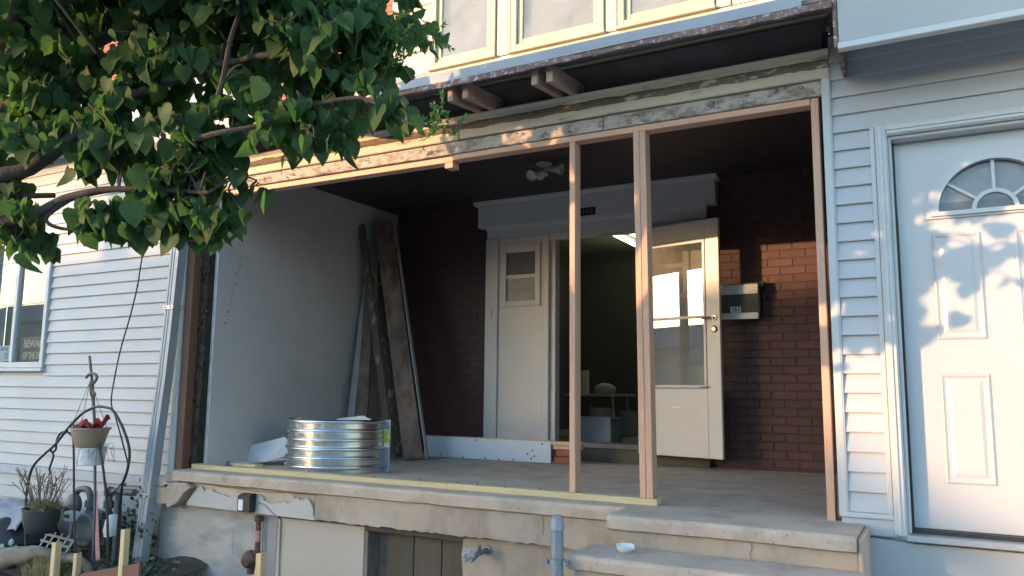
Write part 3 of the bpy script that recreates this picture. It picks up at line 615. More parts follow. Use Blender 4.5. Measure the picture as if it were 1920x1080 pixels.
for (x, z, y_) in ((-.189,-.21,-.153),(-.113,1.3,-.108)):
    MB().box(x-.058,x+.058,y_-.046,y_+.04,z-.016,z+.016).obj('strap', 'alu', ds, .003)
    MB().lathe([(0,-.007),(.007,-.005),(.008,0)],(x-.035,y_-.046,z),8,'y').lathe([(0,-.007),(.007,-.005),(.008,0)],(x+.03,y_-.046,z),8,'y').obj('screw', 'blackmetal', ds)

# ================================================================ RIGHT NEIGHBOUR
RH = thing('neighbour_house', (6.0, 0, GZ), 'white sided house with panelled fanlight door right of the porch', 'house')
MB().box(4.985, 5.20, .0, .12, -.05, 2.6).box(5.20, 8.0, .0, .12, 2.05, 2.6).box(6.26,8.0,.0,.12,-.05,2.05).obj('wall_body', 'vinyl', RH)
E2 = .0993
for k in range(25):
    z = .056+k*E2
    if z < 2.0: lap('siding_board', 4.99, 5.172, -.005, z, E2, 'vinyl', RH, .020)
    elif z < 2.52: lap('siding_board', 4.99, 8.0, -.005, z, E2, 'vinyl', RH, .020)
MB().box(4.945,4.985,-.032,.06,.045,2.52).box(4.985,4.992,-.032,-.022,.045,2.52).obj('corner_trim', 'trim', RH, .004)
MB().box(5.172,5.196,-.03,.0,.05,2.045).obj('j_channel', 'trim', RH, .003)
box('starter_trim', 4.945, 5.20, -.034, .0, .028, .054, 'trim', RH, .004)
box('base_board', 4.955, 5.225, -.03, .05, -.055, .026, 'paleconc', RH, .006)
MB().prism([(5.03,-.06),(5.03,GZ),(8,GZ),(8,-.085),(5.25,-.075)], -.02, .2).obj('foundation', 'paleconc', RH, .004)
# casing (stepped brick-mould), door
def casing(a, b, z0, z1):
    return [MB().box(a,b,-.045,.0,z0,z1), MB().box(a+.008,b-.012,-.054,-.043,z0,z1), MB().box(a+.016,a+.03,-.060,-.052,z0,z1)]
c = MB()
for x0, x1, y0 in ((5.198,5.256,-.045),(5.206,5.25,-.053),(5.216,5.232,-.060)): c.box(x0,x1,y0,.02,-.04,1.985+(5.256-x0))
for zz0, zz1, y0 in ((1.985,2.043,-.0452),(1.991,2.035,-.0532),(2.009,2.025,-.0602)): c.box(5.256-(zz0-1.985)*.3,6.30,y0,.02,zz0,zz1)
c.box(6.19,6.25,-.045,.02,-.04,1.985)
c.obj('door_casing', 'trim', RH, .002)
MB().box(5.256,5.272,-.02,.12,-.03,1.985).box(6.174,6.19,-.02,.12,-.03,1.985).box(5.272,6.174,-.02,.12,1.968,1.985).obj('door_jamb', 'trim', RH, .003)
MB().box(5.272,5.282,.05,.12,-.03,1.966).obj('weather_strip', 'signblack', RH)
MB().box(5.25,6.2,-.07,.12,-.062,-.032).obj('threshold', 'alu', RH, .004)
MB().box(5.272,6.174,.02,.1,-.0315,-.012).obj('sill_seal', 'signblack', RH)
DX, DYr = 5.722, .072
# door slab with a half-round opening
arc = [(DX+.268*math.cos(a), 1.575+.268*math.sin(a)*1.0) for a in [math.pi*i/24 for i in range(25)]]
left, right, bot, topz = 5.283, 6.164, -.01, 1.962
poly_vs = [(left,bot),(right,bot),(right,1.575)]+arc+[(left,1.575)]
vs = []; fs = []
d = MB().box(left,right,DYr,DYr+.044,bot,1.575)
outer = [(right,1.575),(right,topz),(left,topz),(left,1.575)]
def edgept(a):
    dx, dz = math.cos(a), math.sin(a); ts = []
    if dx > 1e-6: ts.append((right-DX)/dx)
    if dx < -1e-6: ts.append((left-DX)/dx)
    if dz > 1e-6: ts.append((topz-1.575)/dz)
    t = min(ts); return (DX+dx*t, 1.575+dz*t)
angs = sorted(set([math.pi*i/48 for i in range(49)]+[math.atan2(topz-1.575, right-DX), math.atan2(topz-1.575, left-DX)]))
for i in range(len(angs)-1):
    a, b = angs[i], angs[i+1]; p1, p2 = (DX+.268*math.cos(a),1.575+.268*math.sin(a)), (DX+.268*math.cos(b),1.575+.268*math.sin(b)); q1, q2 = edgept(a), edgept(b)
    d.add([(p1[0],DYr,p1[1]),(q1[0],DYr,q1[1]),(q2[0],DYr,q2[1]),(p2[0],DYr,p2[1])], [(0,1,2,3)])
    d.add([(p1[0],DYr,p1[1]),(p2[0],DYr,p2[1]),(p2[0],DYr+.044,p2[1]),(p1[0],DYr+.044,p1[1])], [(0,1,2,3)])
fd = tag(d.obj('front_door', 'doorpaint', RH), 'white six panel style front door with half-round fanlight')
def arcring(r0, r1, y0, y1, n=32, cx=DX, cz=1.575):
    b = MB(); vs = []; fs = []
    for i in range(n+1):
        a = math.pi*i/n
        for r, y in ((r0,y1),(r0,y0),(r1,y0),(r1,y1)): vs.append((cx+r*math.cos(a), y, cz+r*math.sin(a)))
    for i in range(n):
        for j in range(4): fs.append((i*4+j, i*4+(j+1)%4, (i+1)*4+(j+1)%4, (i+1)*4+j))
    fs += [(0,1,2,3), tuple(n*4+j for j in range(4))]
    return b.add(vs, fs, True)
b1 = arcring(.258,.306,DYr-.014,DYr+.01); b2 = arcring(.250,.282,DYr-.030,DYr+.01)
b1.add(b2.v, b2.f, True).box(DX-.31,DX+.31,DYr-.0145,DYr+.01,1.542,1.577).box(DX-.285,DX+.285,DYr-.0305,DYr,1.553,1.575)
b1.obj('fanlight_frame', 'doorpaint', fd)
mb = arcring(.082,.102,DYr-.006,DYr+.02)
mb.obj('fanlight_muntin', 'doorpaint', fd)
for a in (math.radians(36), math.radians(90), math.radians(144)):
    q = MB().box(.10,.258,-.006,.02,-.009,.009); q.xform(Matrix.Translation((DX,DYr,1.575)) @ Matrix.Rotation(-a,4,'Y')); q.obj('fanlight_muntin', 'doorpaint', fd, .003)
av = [0, .628, 1.5708, 2.513, math.pi]
for i in range(4):
    pts = [(DX+.256*math.cos(av[i]+(av[i+1]-av[i])*j/10), 1.578+.256*math.sin(av[i]+(av[i+1]-av[i])*j/10)) for j in range(11)]
    pin = [(DX+.095*math.cos(av[i]+(av[i+1]-av[i])*j/10), 1.578+.095*math.sin(av[i]+(av[i+1]-av[i])*j/10)) for j in range(10,-1,-1)]
    MB().prism(pts+pin, DYr+.012, DYr+.016).obj('fanlight_pane', 'g_fan', fd)
MB().prism([(DX+.09*math.cos(math.pi*j/12), 1.578+.09*math.sin(math.pi*j/12)) for j in range(13)], DYr+.012, DYr+.016).obj('fanlight_pane', 'g_fan', fd)
MB().box(left+.02,right-.02,DYr+.05,DYr+.052,1.5,1.95).obj('fanlight_backing', 'tarp', fd)
MB().box(left+.02,right-.02,DYr+.038,DYr+.049,1.56,1.632).obj('fanlight_dark_strip', 'dark', fd)  # dark strip behind the foot of the panes
def dpanel(x0, x1, z0, z1):
    n = [(0,0,.0),(.010,.010,-.006),(.020,.020,.001),(.034,.034,.009),(.05,.05,.004)]
    b = MB(); vs = []; fs = []
    for (dx, dz, dy) in n:
        y = DYr-.0015+dy if dy <= 0 else DYr-.0015-dy*.35
        y = DYr-.002+{0:0,1:-.007,2:-.001,3:.0,4:-.006}[n.index((dx,dz,dy))]
        vs += [(x0+dx,y,z0+dz),(x1-dx,y,z0+dz),(x1-dx,y,z1-dz),(x0+dx,y,z1-dz)]
    for i in range(len(n)-1):
        for j in range(4): fs.append((i*4+j, i*4+(j+1)%4, (i+1)*4+(j+1)%4, (i+1)*4+j))
    k = (len(n)-1)*4; fs.append((k,k+1,k+2,k+3))
    return b.add(vs, fs).obj('door_panel', 'doorpaint', fd)
for x0, x1 in ((5.432,5.652),(5.792,6.012)):
    dpanel(x0, x1, .922, 1.462); dpanel(x0, x1, .212, .752)
# overhanging roof edge
box('roof_fascia', 5.082, 8.2, -.45, -.42, 2.365, 2.72, 'fascia', RH, .003)
box('drip_band', 5.078, 8.2, -.462, -.41, 2.328, 2.363, 'trim', RH, .004)
box('roof_soffit', 5.07, 8.2, -.42, .0, 2.50, 2.53, 'trim', RH, 0)
box('roof_edge_end', 5.060, 5.079, -.452, .0, 2.34, 2.7, 'rust', RH, .003)
MB().hexa([(5.06,-.48,2.70),(8.2,-.48,2.70),(8.2,2.6,3.5),(5.06,2.6,3.5)], [(5.06,-.48,2.76),(8.2,-.48,2.76),(8.2,2.6,3.56),(5.06,2.6,3.56)]).obj('porch_roof', 'roofing', RH)

# ================================================================ THINGS ON THE PORCH
# half-round corrugated window well
ww = thing('window_well', (1.11, .64, 0), 'shiny corrugated galvanised half round window well on the porch floor', 'window well')
CX, CYw, RW = 1.075, .66, .43
prof = []; hz = .40
for i in range(141):
    z = .002+hz*i/140; ph = (z/hz*5.75+.55) % 1.
    prof.append((RW+.017*(math.sin(math.pi*min(1, ph/.46))**.8 if ph < .46 else 0), z))
prof += [(RW+.012, hz+.004), (RW+.004, hz+.01), (RW-.003, hz+.008), (RW-.004, hz-.005)]
sh = MB().lathe(prof, (CX,CYw,0), 72, arc=(math.pi, 2*math.pi)); 
wo = sh.obj('corrugated_shell', 'galv', ww)
for s_ in (-1, 1):
    x0 = CX+s_*RW
    MB().box(min(x0,x0+s_*.07), max(x0,x0+s_*.07), CYw-.004, CYw-.001, .0, hz+.008).obj('flange', 'galvold' if s_ > 0 else 'galv', ww, .001)
MB().lathe([(0,-.002),(.008,-.001)], (CX+RW+.04,CYw-.004,.345), 10, 'y').lathe([(0,-.002),(.008,-.001)], (CX+RW+.04,CYw-.004,.05), 10, 'y').obj('bolt_hole', 'signblack', ww)
lb = box('label_sticker', CX+RW+.012, CX+RW+.06, CYw-.0055, CYw-.0042, .225, .335, 'yellow', ww, 0)
box('label_base', CX+RW+.012, CX+RW+.06, CYw-.0058, CYw-.0042, .195, .224, 'white', ww, 0)
ln = MB(); rr = random.Random(2)
for i in range(7): ln.box(CX+RW+.016, CX+RW+.03+rr.uniform(.008,.027), CYw-.0066, CYw-.0056, .24+i*.013, .245+i*.013)
ln.obj('label_print', 'ink', ww)
# tilted white sheet behind it
def slab3(name, pts, th, mt, label, cat, bev=.002, group=None):
    P = [Vector(p) for p in pts]; n = (P[1]-P[0]).cross(P[-1]-P[0]).normalized()*th
    base = P[0].copy(); base.z = min(p.z for p in P)
    nn = len(P); b = MB().add(list(P)+[p+n for p in P], [tuple(range(nn))[::-1], tuple(range(nn,2*nn))]+[(i,(i+1)%nn,nn+(i+1)%nn,nn+i) for i in range(nn)])
    return tag(b.obj(name, mt, None, bev, base=tuple(base)), label, cat, group)
slab3('bent_sheet', [(.14,.56,.012),(.36,.52,.03),(.60,.62,.10),(.62,.63,.27),(.05,.60,.14)], .004, 'flatwhite', 'dirty white sheet metal piece lying behind the window well', 'metal sheet', .001)
slab3('bent_sheet', [(.55,1.10,.004),(.98,1.12,.004),(.99,1.15,.385),(.90,1.15,.418),(.60,1.15,.385)], .004, 'flatwhite', 'white sheet piece peeking over the window well rim', 'metal sheet', .001)
tag(box('wood_scrap', .43, .68, .12, .21, .0, .052, 'stakewood', None, .008), 'small yellowish wood scrap behind the bottom plate', 'wood block')
tag(MB().lathe([(0,.0),(.03,.0),(.033,.012),(.024,.02),(.027,.032),(.02,.04),(0,.041)], (0,0,0), 14).obj('metal_cap', 'galvold', None, base=(0,0,0)), 'small dull metal cap sitting on the bottom plate', 'cap').location = (.46,.025,.0402)
# leaning boards in the corner
def board(name, b, t, w, th, mt, label, ang=0, bev=.004, shape=None):
    b, t = Vector(b), Vector(t); ax = (t-b).normalized(); L = (t-b).length
    side = ax.cross(Vector((-.45,.89,0))).normalized(); side = Matrix.Rotation(ang,3,ax) @ side; nrm = side.cross(ax)
    n = 14; vs = []; fs = []
    rr = random.Random(int(L*1000)+int(w*999))
    for i in range(n+1):
        q = i/n; c = b+ax*L*q; e0 = rr.uniform(-.006,.006)*(1 if shape else .2); e1 = rr.uniform(-.006,.006)*(1 if shape else .2)
        for s_, h_ in ((-.5,-.5),(.5,-.5),(.5,.5),(-.5,.5)): vs.append(c+side*(w*s_+(e0 if s_ < 0 else e1))+nrm*th*h_ - b)
    for i in range(n):
        for j in range(4): fs.append((i*4+j, i*4+(j+1)%4, (i+1)*4+(j+1)%4, (i+1)*4+j))
    fs += [(3,2,1,0), tuple(n*4+j for j in range(4))]
    o = MB().add(vs, fs).obj(name, mt); o.location = b; return tag(o, label, 'board', 'old boards leaning in the corner')
board('leaning_board', (1.09,1.66,.012), (.33,2.06,2.42), .18, .03, 'oldboard', 'widest weathered grey brown board, front of the leaning pile', .15)
board('leaning_board', (1.19,1.74,.012), (.44,2.12,2.40), .012, .045, 'greyboard', 'thin pale edged board on the right of the leaning pile', -.3)
board('leaning_board', (.86,1.64,.012), (.15,1.93,2.36), .08, .03, 'oldboard2', 'rotten dark board with flaking paint, left of the widest board', -.5, shape=1)
board('leaning_board', (.74,1.80,.012), (.24,2.22,2.44), .2, .025, 'oldboard2', 'dark brown board behind the rotten leaning board', .5)
board('leaning_board', (.38,1.55,.012), (.20,1.98,1.72), .06, .025, 'greyboard', 'short grey painted board against the porch panel', .3)
board('leaning_board', (.52,1.60,.012), (.22,2.0,1.80), .11, .025, 'oldboard', 'short brown board between grey and rotten boards', -.3, shape=1)
board('leaning_board', (.33,2.2,.012), (.27,2.42,2.50), .028, .03, 'oldboard2', 'thin dark stick standing behind the leaning boards', .0)
# white plank lying on edge, small brick pile
wp = thing('white_plank', (1.6, 2.12, 0), 'long white sheet metal faced plank lying on edge before the door', 'plank')
MB().box(.90, 2.285, 2.10, 2.112, .004, .195).obj('plank_face', 'flatwhite', wp, .002)
box('plank_core', .90, 2.27, 2.115, 2.16, .0, .205, 'stakewood', wp, .003)
nb = MB()
for x, z in ((1.1,.03),(1.35,.015),(1.6,.018),(1.75,.015),(1.9,.02),(2.1,.11),(2.12,.06),(2.09,.035),(2.05,.08),(2.2,.17),(1.5,.18)): nb.lathe([(0,-.004),(.008,-.002),(.009,0)], (x,2.10,z), 7, 'y')
tag(nb.obj('nail_head', 'blackmetal', wp), kind='stuff')
for i, (x, y, z, a) in enumerate(((2.31,2.17,.0,.1),(2.33,2.18,.066,-.08))):
    o = MB().box(-.01,.19,-.045,.045,0,.062).obj('loose_brick', 'rawbrick', None, .006); o.location = (x,y,z); o.rotation_euler.z = a
    tag(o, ('loose red brick on the porch floor, lower of two by the doorway', 'loose red brick, upper of two by the doorway')[i], 'brick')
for i, (x, y, z, a, l) in enumerate(((2.30,2.16,.130,.06,.26),(2.24,2.15,.166,.02,.34))):
    o = MB().box(0,l,-.045,.045,0,.034).obj('lumber_offcut', 'stakewood', None, .003); o.location = (x,y,z); o.rotation_euler.z = a
    tag(o, ('short lumber offcut lying directly on the loose bricks', 'longer lumber offcut topmost on the loose brick pile')[i], 'wood block')
# mailbox
mx = thing('mailbox', (3.92, 2.6, 1.28), 'black wall mailbox with aluminium strips and number 161', 'mailbox')
MB().box(3.765,4.095,2.46,2.592,1.31,1.565).obj('box_body', 'mailblack', mx, .008, 2)
MB().prism([(2.592,1.612),(2.47,1.598),(2.445,1.585),(2.44,1.50),(2.452,1.50),(2.462,1.57),(2.592,1.585)], 3.76, 4.085, 'x').obj('lid', 'alu', mx, .002)
MB().box(3.762,4.083,2.447,2.47,1.285,1.338).obj('bottom_strip', 'alu', mx, .006, 2)
box('bracket', 4.085,4.125,2.5,2.59,1.56,1.61, 'mailblack', mx, .004); box('bracket', 4.10,4.135,2.54,2.59,1.46,1.485, 'mailblack', mx, .004)
box('number_plate', 3.845, 3.935, 2.4575, 2.4595, 1.343, 1.395, 'white', mx, 0)
text('number_161', '161', .055, (3.89, 2.457, 1.369), 'signblack', mx, .95, bold=.001)
# twin flood light on the ceiling
fl = thing('flood_light', (2.5, 1.5, 2.6), 'twin head motion sensor flood light under the porch ceiling', 'light')
MB().lathe([(0,-.05),(.03,-.048),(.05,-.02),(.068,-.008),(.07,.0),(0,.0)], (2.5,1.5,2.604), 20).obj('base', 'lampwhite', fl)
def lamp(p, d):
    d = Vector(d).normalized(); M_ = d.to_track_quat('Z','Y').to_matrix().to_4x4(); M_.translation = p
    b = MB().lathe([(0,-.02),(.018,-.018),(.024,.0),(.026,.03),(.03,.055),(.045,.085),(.05,.105),(.046,.107),(.04,.09),(0,.085)], n=18).xform(M_); return b.obj('lamp_head', 'lampwhite', fl)
MB().tube([(2.5,1.5,2.57),(2.46,1.44,2.53)],.014).obj('arm', 'lampwhite', fl); MB().tube([(2.5,1.5,2.57),(2.57,1.5,2.545)],.014).obj('arm', 'lampwhite', fl)
lamp((2.46,1.44,2.53), (-.1,-.75,-.55)); lamp((2.565,1.5,2.55), (.95,.05,-.12))
MB().tube([(2.5,1.48,2.56),(2.52,1.42,2.50)],.014).obj('arm', 'lampwhite', fl)
q = MB().prism([(-.05,-.01),(.05,.01),(.045,.045),(-.045,.035)], -.03, .03); q.add([(-.05,-.03,-.01),(.05,-.03,.01),(.02,-.02,-.03),(-.015,-.02,-.035)],[(0,1,2,3)]); q.xform(Matrix.Translation((2.53,1.40,2.46))).obj('sensor', 'lampwhite', fl, .005)

# ================================================================ THINGS IN THE ROOM
cl = thing('ceiling_light', (2.0, 5.2, 2.69), 'lit fluorescent ceiling light inside the doorway', 'light')
box('housing', 1.80, 2.22, 4.55, 5.85, 2.64, 2.695, 'tarp', cl, .004)
for x in (1.90, 2.12): MB().tube([(x,4.6,2.61),(x,5.8,2.61)],.019,10).obj('tube', 'tube', cl)
tb = thing('work_table', (1.72, 4.55, .12), 'dim folding work table standing inside the house', 'table')
box('table_top', 1.42, 2.10, 4.3, 4.9, .60, .63, 'roomtrim', tb, .004)
for x, y in ((1.5,4.36),(2.04,4.36),(1.5,4.84),(2.04,4.84)): MB().tube([(x+.04*(1 if x<1.7 else -1),y,.6),(x,y,.118)],.014).obj('leg', 'roomtrim', tb)
tag(MB().lathe([(.02,.0),(.055,.0),(.056,.005),(.056,.275),(.054,.28),(.02,.28),(.02,.0)], n=20).obj('paper_roll', 'towel', None, base=(0,0,0)), 'pale paper towel roll standing on the dim table', 'paper roll').location = (1.62,4.42,.6302)
tag(MB().lathe([(0,0),(.10,.0),(.125,.02),(.13,.07),(.10,.11),(.05,.125),(0,.13)], n=16).jitter(.015,9).obj('plastic_bag', 'roomtrim', None, base=(0,0,0)), 'crumpled pale bag on the dim table', 'bag').location = (1.86,4.5,.6302)
for i, (x, y, r, h) in enumerate(((1.72,4.7,.15,.34),(2.0,5.0,.14,.30))):
    o = MB().lathe([(0,0),(r*.85,0),(r,.98*h),(r+.008,h),(r-.004,h),(r*.83,.012),(0,.012)], n=20).obj('bucket', 'roomtrim'); o.location = (x,y,.1185)
    tag(o, ('dim bucket under the left end of the work table', 'dim bucket behind the right table leg')[i], 'bucket')
tag(MB().box(2.05,2.45,3.15,3.5,.119,.36).box(2.04,2.46,3.14,3.51,.362,.39).obj('storage_bin', 'tarp', None, .01, 2), 'dim plastic storage bin just inside the door', 'bin')

# ================================================================ FOUNDATION DETAILS
ob = thing('outlet_box', (.89, -.12, -.26), 'black weatherproof outlet box on the chipped plaster', 'outlet box')
MB().box(.815,.955,-.175,-.116,-.255,-.135).box(.845,.968,-.185,-.12,-.137,-.122).obj('box_body', 'black', ob, .008, 2)
box('cover_plate', .835, .885, -.182, -.174, -.245, -.165, 'white', ob, .004)
(MB().tube(smooth([(.98,-.125,-.185),(1.05,-.122,-.2),(1.12,-.122,-.245),(1.17,-.12,-.27)]),.004,6).obj('grey_cord', 'galvold', ob))
rp = thing('valve_pipe', (.95, -.08, -.95), 'rusty pipe with red tape and valve on the foundation wall', 'pipe')
MB().tube([(.955,-.085,-.29),(.957,-.085,-.56)],.02).lathe([(.02,0),(.03,.005),(.03,.04),(.02,.045)],(.955,-.085,-.33),10).obj('pipe', 'redpipe', rp)
MB().lathe([(.0225,-.47),(.024,-.465),(.024,-.395),(.0225,-.39)],(.956,-.085,0),12).obj('red_tape', 'pinkstrap', rp)
MB().lathe([(0,-.06),(.04,-.055),(.06,-.03),(.065,.0),(.06,.03),(.03,.045),(0,.05)],(.9,-.09,-.60),14,'y').jitter(.01,20).tube([(.957,-.085,-.54),(.92,-.088,-.6),(.90,-.09,-.7)],.026).obj('valve', 'redpipe', rp)
sp = thing('hose_spigot', (2.86, -.04, -.36), 'blue grey hose spigot on the right foundation wall', 'spigot')
MB().tube([(2.88,-.04,-.345),(2.87,-.14,-.35),(2.85,-.19,-.385)],.018).tube([(2.87,-.13,-.345),(2.89,-.15,-.30)],.012).obj('spout', 'galvold', sp)
hw = MB()
for i in range(6):
    a = i*math.pi/3; hw.lathe([(0,-.006),(.014,0),(0,.006)],(2.84+.034*math.cos(a),-.20,-.355+.034*math.sin(a)),7,'y')
hw.lathe([(.02,-.006),(.034,0),(.02,.006)],(2.84,-.20,-.355),12,'y').obj('hand_wheel', 'flash', sp)
MB().lathe([(0,-.01),(.03,-.008),(.035,0)],(2.88,-.04,-.345),10,'y').obj('wall_flange', 'galvold', sp)
pp = thing('steel_post', (3.72, -.8, GZ), 'blue grey capped steel fence post with clamp beside the steps', 'post')
MB().tube([(3.722,-.8,GZ-.03),(3.722,-.8,-.01)],.031,18).obj('tube', 'galvold', pp)
MB().lathe([(.033,-.04),(.036,-.038),(.036,-.012),(.033,-.008),(.033,.0),(.03,.018),(.018,.032),(0,.037)],(3.722,-.8,0),18).obj('cap', 'flash', pp)
MB().lathe([(.033,-.21),(.038,-.208),(.038,-.178),(.033,-.175)],(3.722,-.8,0),18).box(3.755,3.785,-.808,-.792,-.208,-.178).box(3.66,3.69,-.808,-.792,-.208,-.178).obj('clamp', 'galvold', pp)
MB().tube([(3.774,-.825,-.193),(3.774,-.775,-.193)],.011,6).tube([(3.672,-.825,-.193),(3.672,-.775,-.193)],.011,6).obj('bolt', 'galvold', pp)
cup = MB().lathe([(0,.0),(.03,.0),(.042,.012),(.047,.035),(.043,.035),(.038,.014),(0,.006)], n=20)
cup.v = [(x,y,z-(.018 if z > .02 and x > .02 and y < .02 else 0)) for x,y,z in cup.v]
o = tag(cup.obj('broken_cup', 'ceram'), 'broken white ceramic cup lying on the second step', 'cup'); o.location = (3.985,-.55,-.158)
# wooden stakes and edging board
for i, (x, y, zt, w_) in enumerate(((-.40,-.75,-.505,.048),(-.188,-.72,-.566,.04),(.303,-.70,-.355,.045),(1.673,-.75,-.37,.045))):
    o = MB().add([(-w_/2,-w_/2,0),(w_/2,-w_/2,0),(w_/2,w_/2,0),(-w_/2,w_/2,0),(-w_/2,-w_/2,zt+.95),(w_/2,-w_/2,zt+.957),(w_/2,w_/2,zt+.957),(-w_/2,w_/2,zt+.95)], [(0,3,2,1),(4,5,6,7),(0,1,5,4),(1,2,6,5),(2,3,7,6),(3,0,4,7)]).obj('wooden_stake', 'stakewood', None, .002); o.location = (x,y,GZ)
    tag(o, ('tallest pale stake at the left of the garden bed edge', 'short pale stake, second from left by the garden bed', 'pale stake holding the right end of the edging board', 'pale stake in front of the grey foundation pier')[i], 'stake', 'pale wooden stakes')
slab3('edging_board', [(-.26,-.70,-.80),(.50,-.70,-.72),(.50,-.70,-.56),(-.26,-.70,-.73)], .02, 'redwood', 'reddish edging board nailed to the stakes', 'board')
slab3('edging_board', [(-2.6,-.78,-.98),(-.25,-.72,-.95),(-.25,-.72,-.80),(-2.6,-.78,-.86)], .02, 'redwood', 'low edging board along the garden bed front', 'board')

# ================================================================ GARDEN CORNER
soil = MB(); vs = []; fs = []; nx, ny = 40, 12
for i in range(nx+1):
    for j in range(ny+1):
        x = -3.0+3.4*i/nx; y = -.74+.74*j/ny; vs.append((x, y, -.80+.12*(j/ny)+mnoise.noise(Vector((x*3,y*3,0)))*.05+mnoise.noise(Vector((x*11,y*11,3)))*.015))
for i in range(nx):
    for j in range(ny): fs.append((i*(ny+1)+j, (i+1)*(ny+1)+j, (i+1)*(ny+1)+j+1, i*(ny+1)+j+1))
tag(MB().add(vs, fs, True).obj('garden_soil', 'soil'), kind='structure')
hk = thing('shepherd_hook', (-.43, -.6, -.75), 'black iron shepherd hook carrying the dark hanging pot', 'garden hook')
MB().tube(smooth([(-.37,-.60,-.78),(-.460,-.60,-.268),(-.529,-.60,0.192),(-.573,-.60,.272),(-.645,-.60,.294),(-.718,-.60,.271),(-.751,-.60,.212),(-.750,-.60,.154),(-.788,-.60,.127),(-.818,-.60,.142)]),.0085).obj('pole', 'blackmetal', hk)
MB().tube(smooth([(-.80,-.60,.135),(-.775,-.60,.10),(-.79,-.60,.055),(-.812,-.60,.0),(-.80,-.60,-.03)]),.008).obj('s_hook', 'blackmetal', hk)
tag(MB().tube(smooth([(-.98,-.62,-.75),(-1.047,-.62,-.351),(-1.050,-.62,-.144),(-1.000,-.62,.006),(-.852,-.62,.117),(-.724,-.62,.197),(-.571,-.62,.334),(-.417,-.62,.440),(-.260,-.62,.492),(-.131,-.62,.490),(-.052,-.62,.468),(.059,-.62,.365),(.147,-.62,.239),(.176,-.62,.144),(.159,-.62,.029),(.096,-.60,-.052),(-.05,-.5,-.12),(-.2,-.4,-.3),(-.2,-.4,-.74)]),.010).obj('bent_hoop', 'blackmetal'), 'big bent black garden hoop arching over the pots', 'garden hoop')
tag(MB().tube(smooth([(-.249,-.06,2.4),(-.249,-.2,1.95),(-.268,-.30,1.758),(-.317,-.30,1.473),(-.378,-.30,1.234),(-.478,-.30,.930),(-.537,-.30,.626),(-.537,-.30,.505),(-.478,-.30,.412),(-.360,-.30,.204),(-.270,-.30,-.001),(-.354,-.30,-.130),(-.46,-.28,-.19),(-.52,-.24,-.2)]),.006).lathe([(0,-.012),(.012,0),(0,.012)],(-.317,-.3,1.473),8).obj('hanging_cable', 'black'), 'thin black cable dangling down the white siding', 'cable')
pk = tag(MB().tube(smooth([(-.281,-.55,.199),(-.147,-.55,-.211),(-.06,-.55,-.76)]),.0095).obj('garden_rod', 'blackmetal'), 'straight black rod rising behind the white pot', 'rod')
hs = thing('hanging_stake', (-.36, -.55, -.75), 'thin dark stake with curled hook holding the beige pot', 'garden hook')
MB().tube([(-.494,-.55,.885),(-.408,-.55,.584),(-.36,-.545,.30),(-.31,-.535,-.2),(-.28,-.53,-.76)],.0105).obj('stake_rod', 'meter', hs)
MB().tube(smooth([(-.485,-.57,.715),(-.446,-.57,.745),(-.381,-.57,.745),(-.351,-.57,.716),(-.373,-.57,.683),(-.40,-.57,.66)]),.011).obj('curled_hook', 'meter', hs)
def pot(name, c, prof, mt, label, rim=None, extra=None):
    t = thing(name, c, label, 'plant pot'); MB().lathe(prof, c, 24).obj('pot', mt, t); return t
bp = pot('hanging_pot', (-.41,-.55,.18), [(0,.0),(.095,.0),(.10,.004),(.138,.135),(.150,.137),(.150,.150),(.142,.152),(.133,.135),(.09,.012),(0,.01)], 'beige', 'beige plastic hanging pot stuffed with red cloth')
st_ = MB()
for a in (.3, 2.4, 4.5, 5.2):
    st_.tube([(-.41+.145*math.cos(a),-.55+.145*math.sin(a),.328),(-.437,-.565,.69)],.0025,5)
st_.obj('string', 'dry', bp)
rc = MB(); rr = random.Random(9)
for (c, s_) in (((-.46,-.58,.34),.09),((-.36,-.6,.35),.1),((-.28,-.56,.37),.08)):
    vs = []; n = 6
    for i in range(n+1):
        for j in range(n+1):
            u_, v_ = i/n-.5, j/n-.5; vs.append((c[0]+u_*s_*2, c[1]+v_*s_, c[2]+.05*math.sin(u_*7+c[0]*9)*math.cos(v_*5)+rr.uniform(-.012,.012)+.25*u_*s_*3*(1 if c[0] > -.3 else -.3)))
    rc.add(vs, [(i*(n+1)+j,(i+1)*(n+1)+j,(i+1)*(n+1)+j+1,i*(n+1)+j+1) for i in range(n) for j in range(n)], True)
tag(rc.obj('red_cloth', 'red'), 'crumpled red cloth filling the beige hanging pot', 'cloth')
ribbon = MB().tube(smooth([(-.42,-.575,.69),(-.38,-.58,.62),(-.34,-.58,.58)]),[.004]*5+[.012]*5+[.008],6).tube(smooth([(-.42,-.575,.69),(-.40,-.58,.6),(-.37,-.58,.55)]),.007,6)
tag(ribbon.obj('ribbon_bow', 'dry'), 'faded cream ribbon tied at the curled hook', 'ribbon')
wpp = pot('hanging_pot', (-.40,-.53,.045), [(0,.0),(.085,.0),(.092,.004),(.105,.125),(.112,.127),(.112,.134),(.10,.134),(.085,.012),(0,.01)], 'whiteplastic', 'white plastic pot nested below the beige pot')
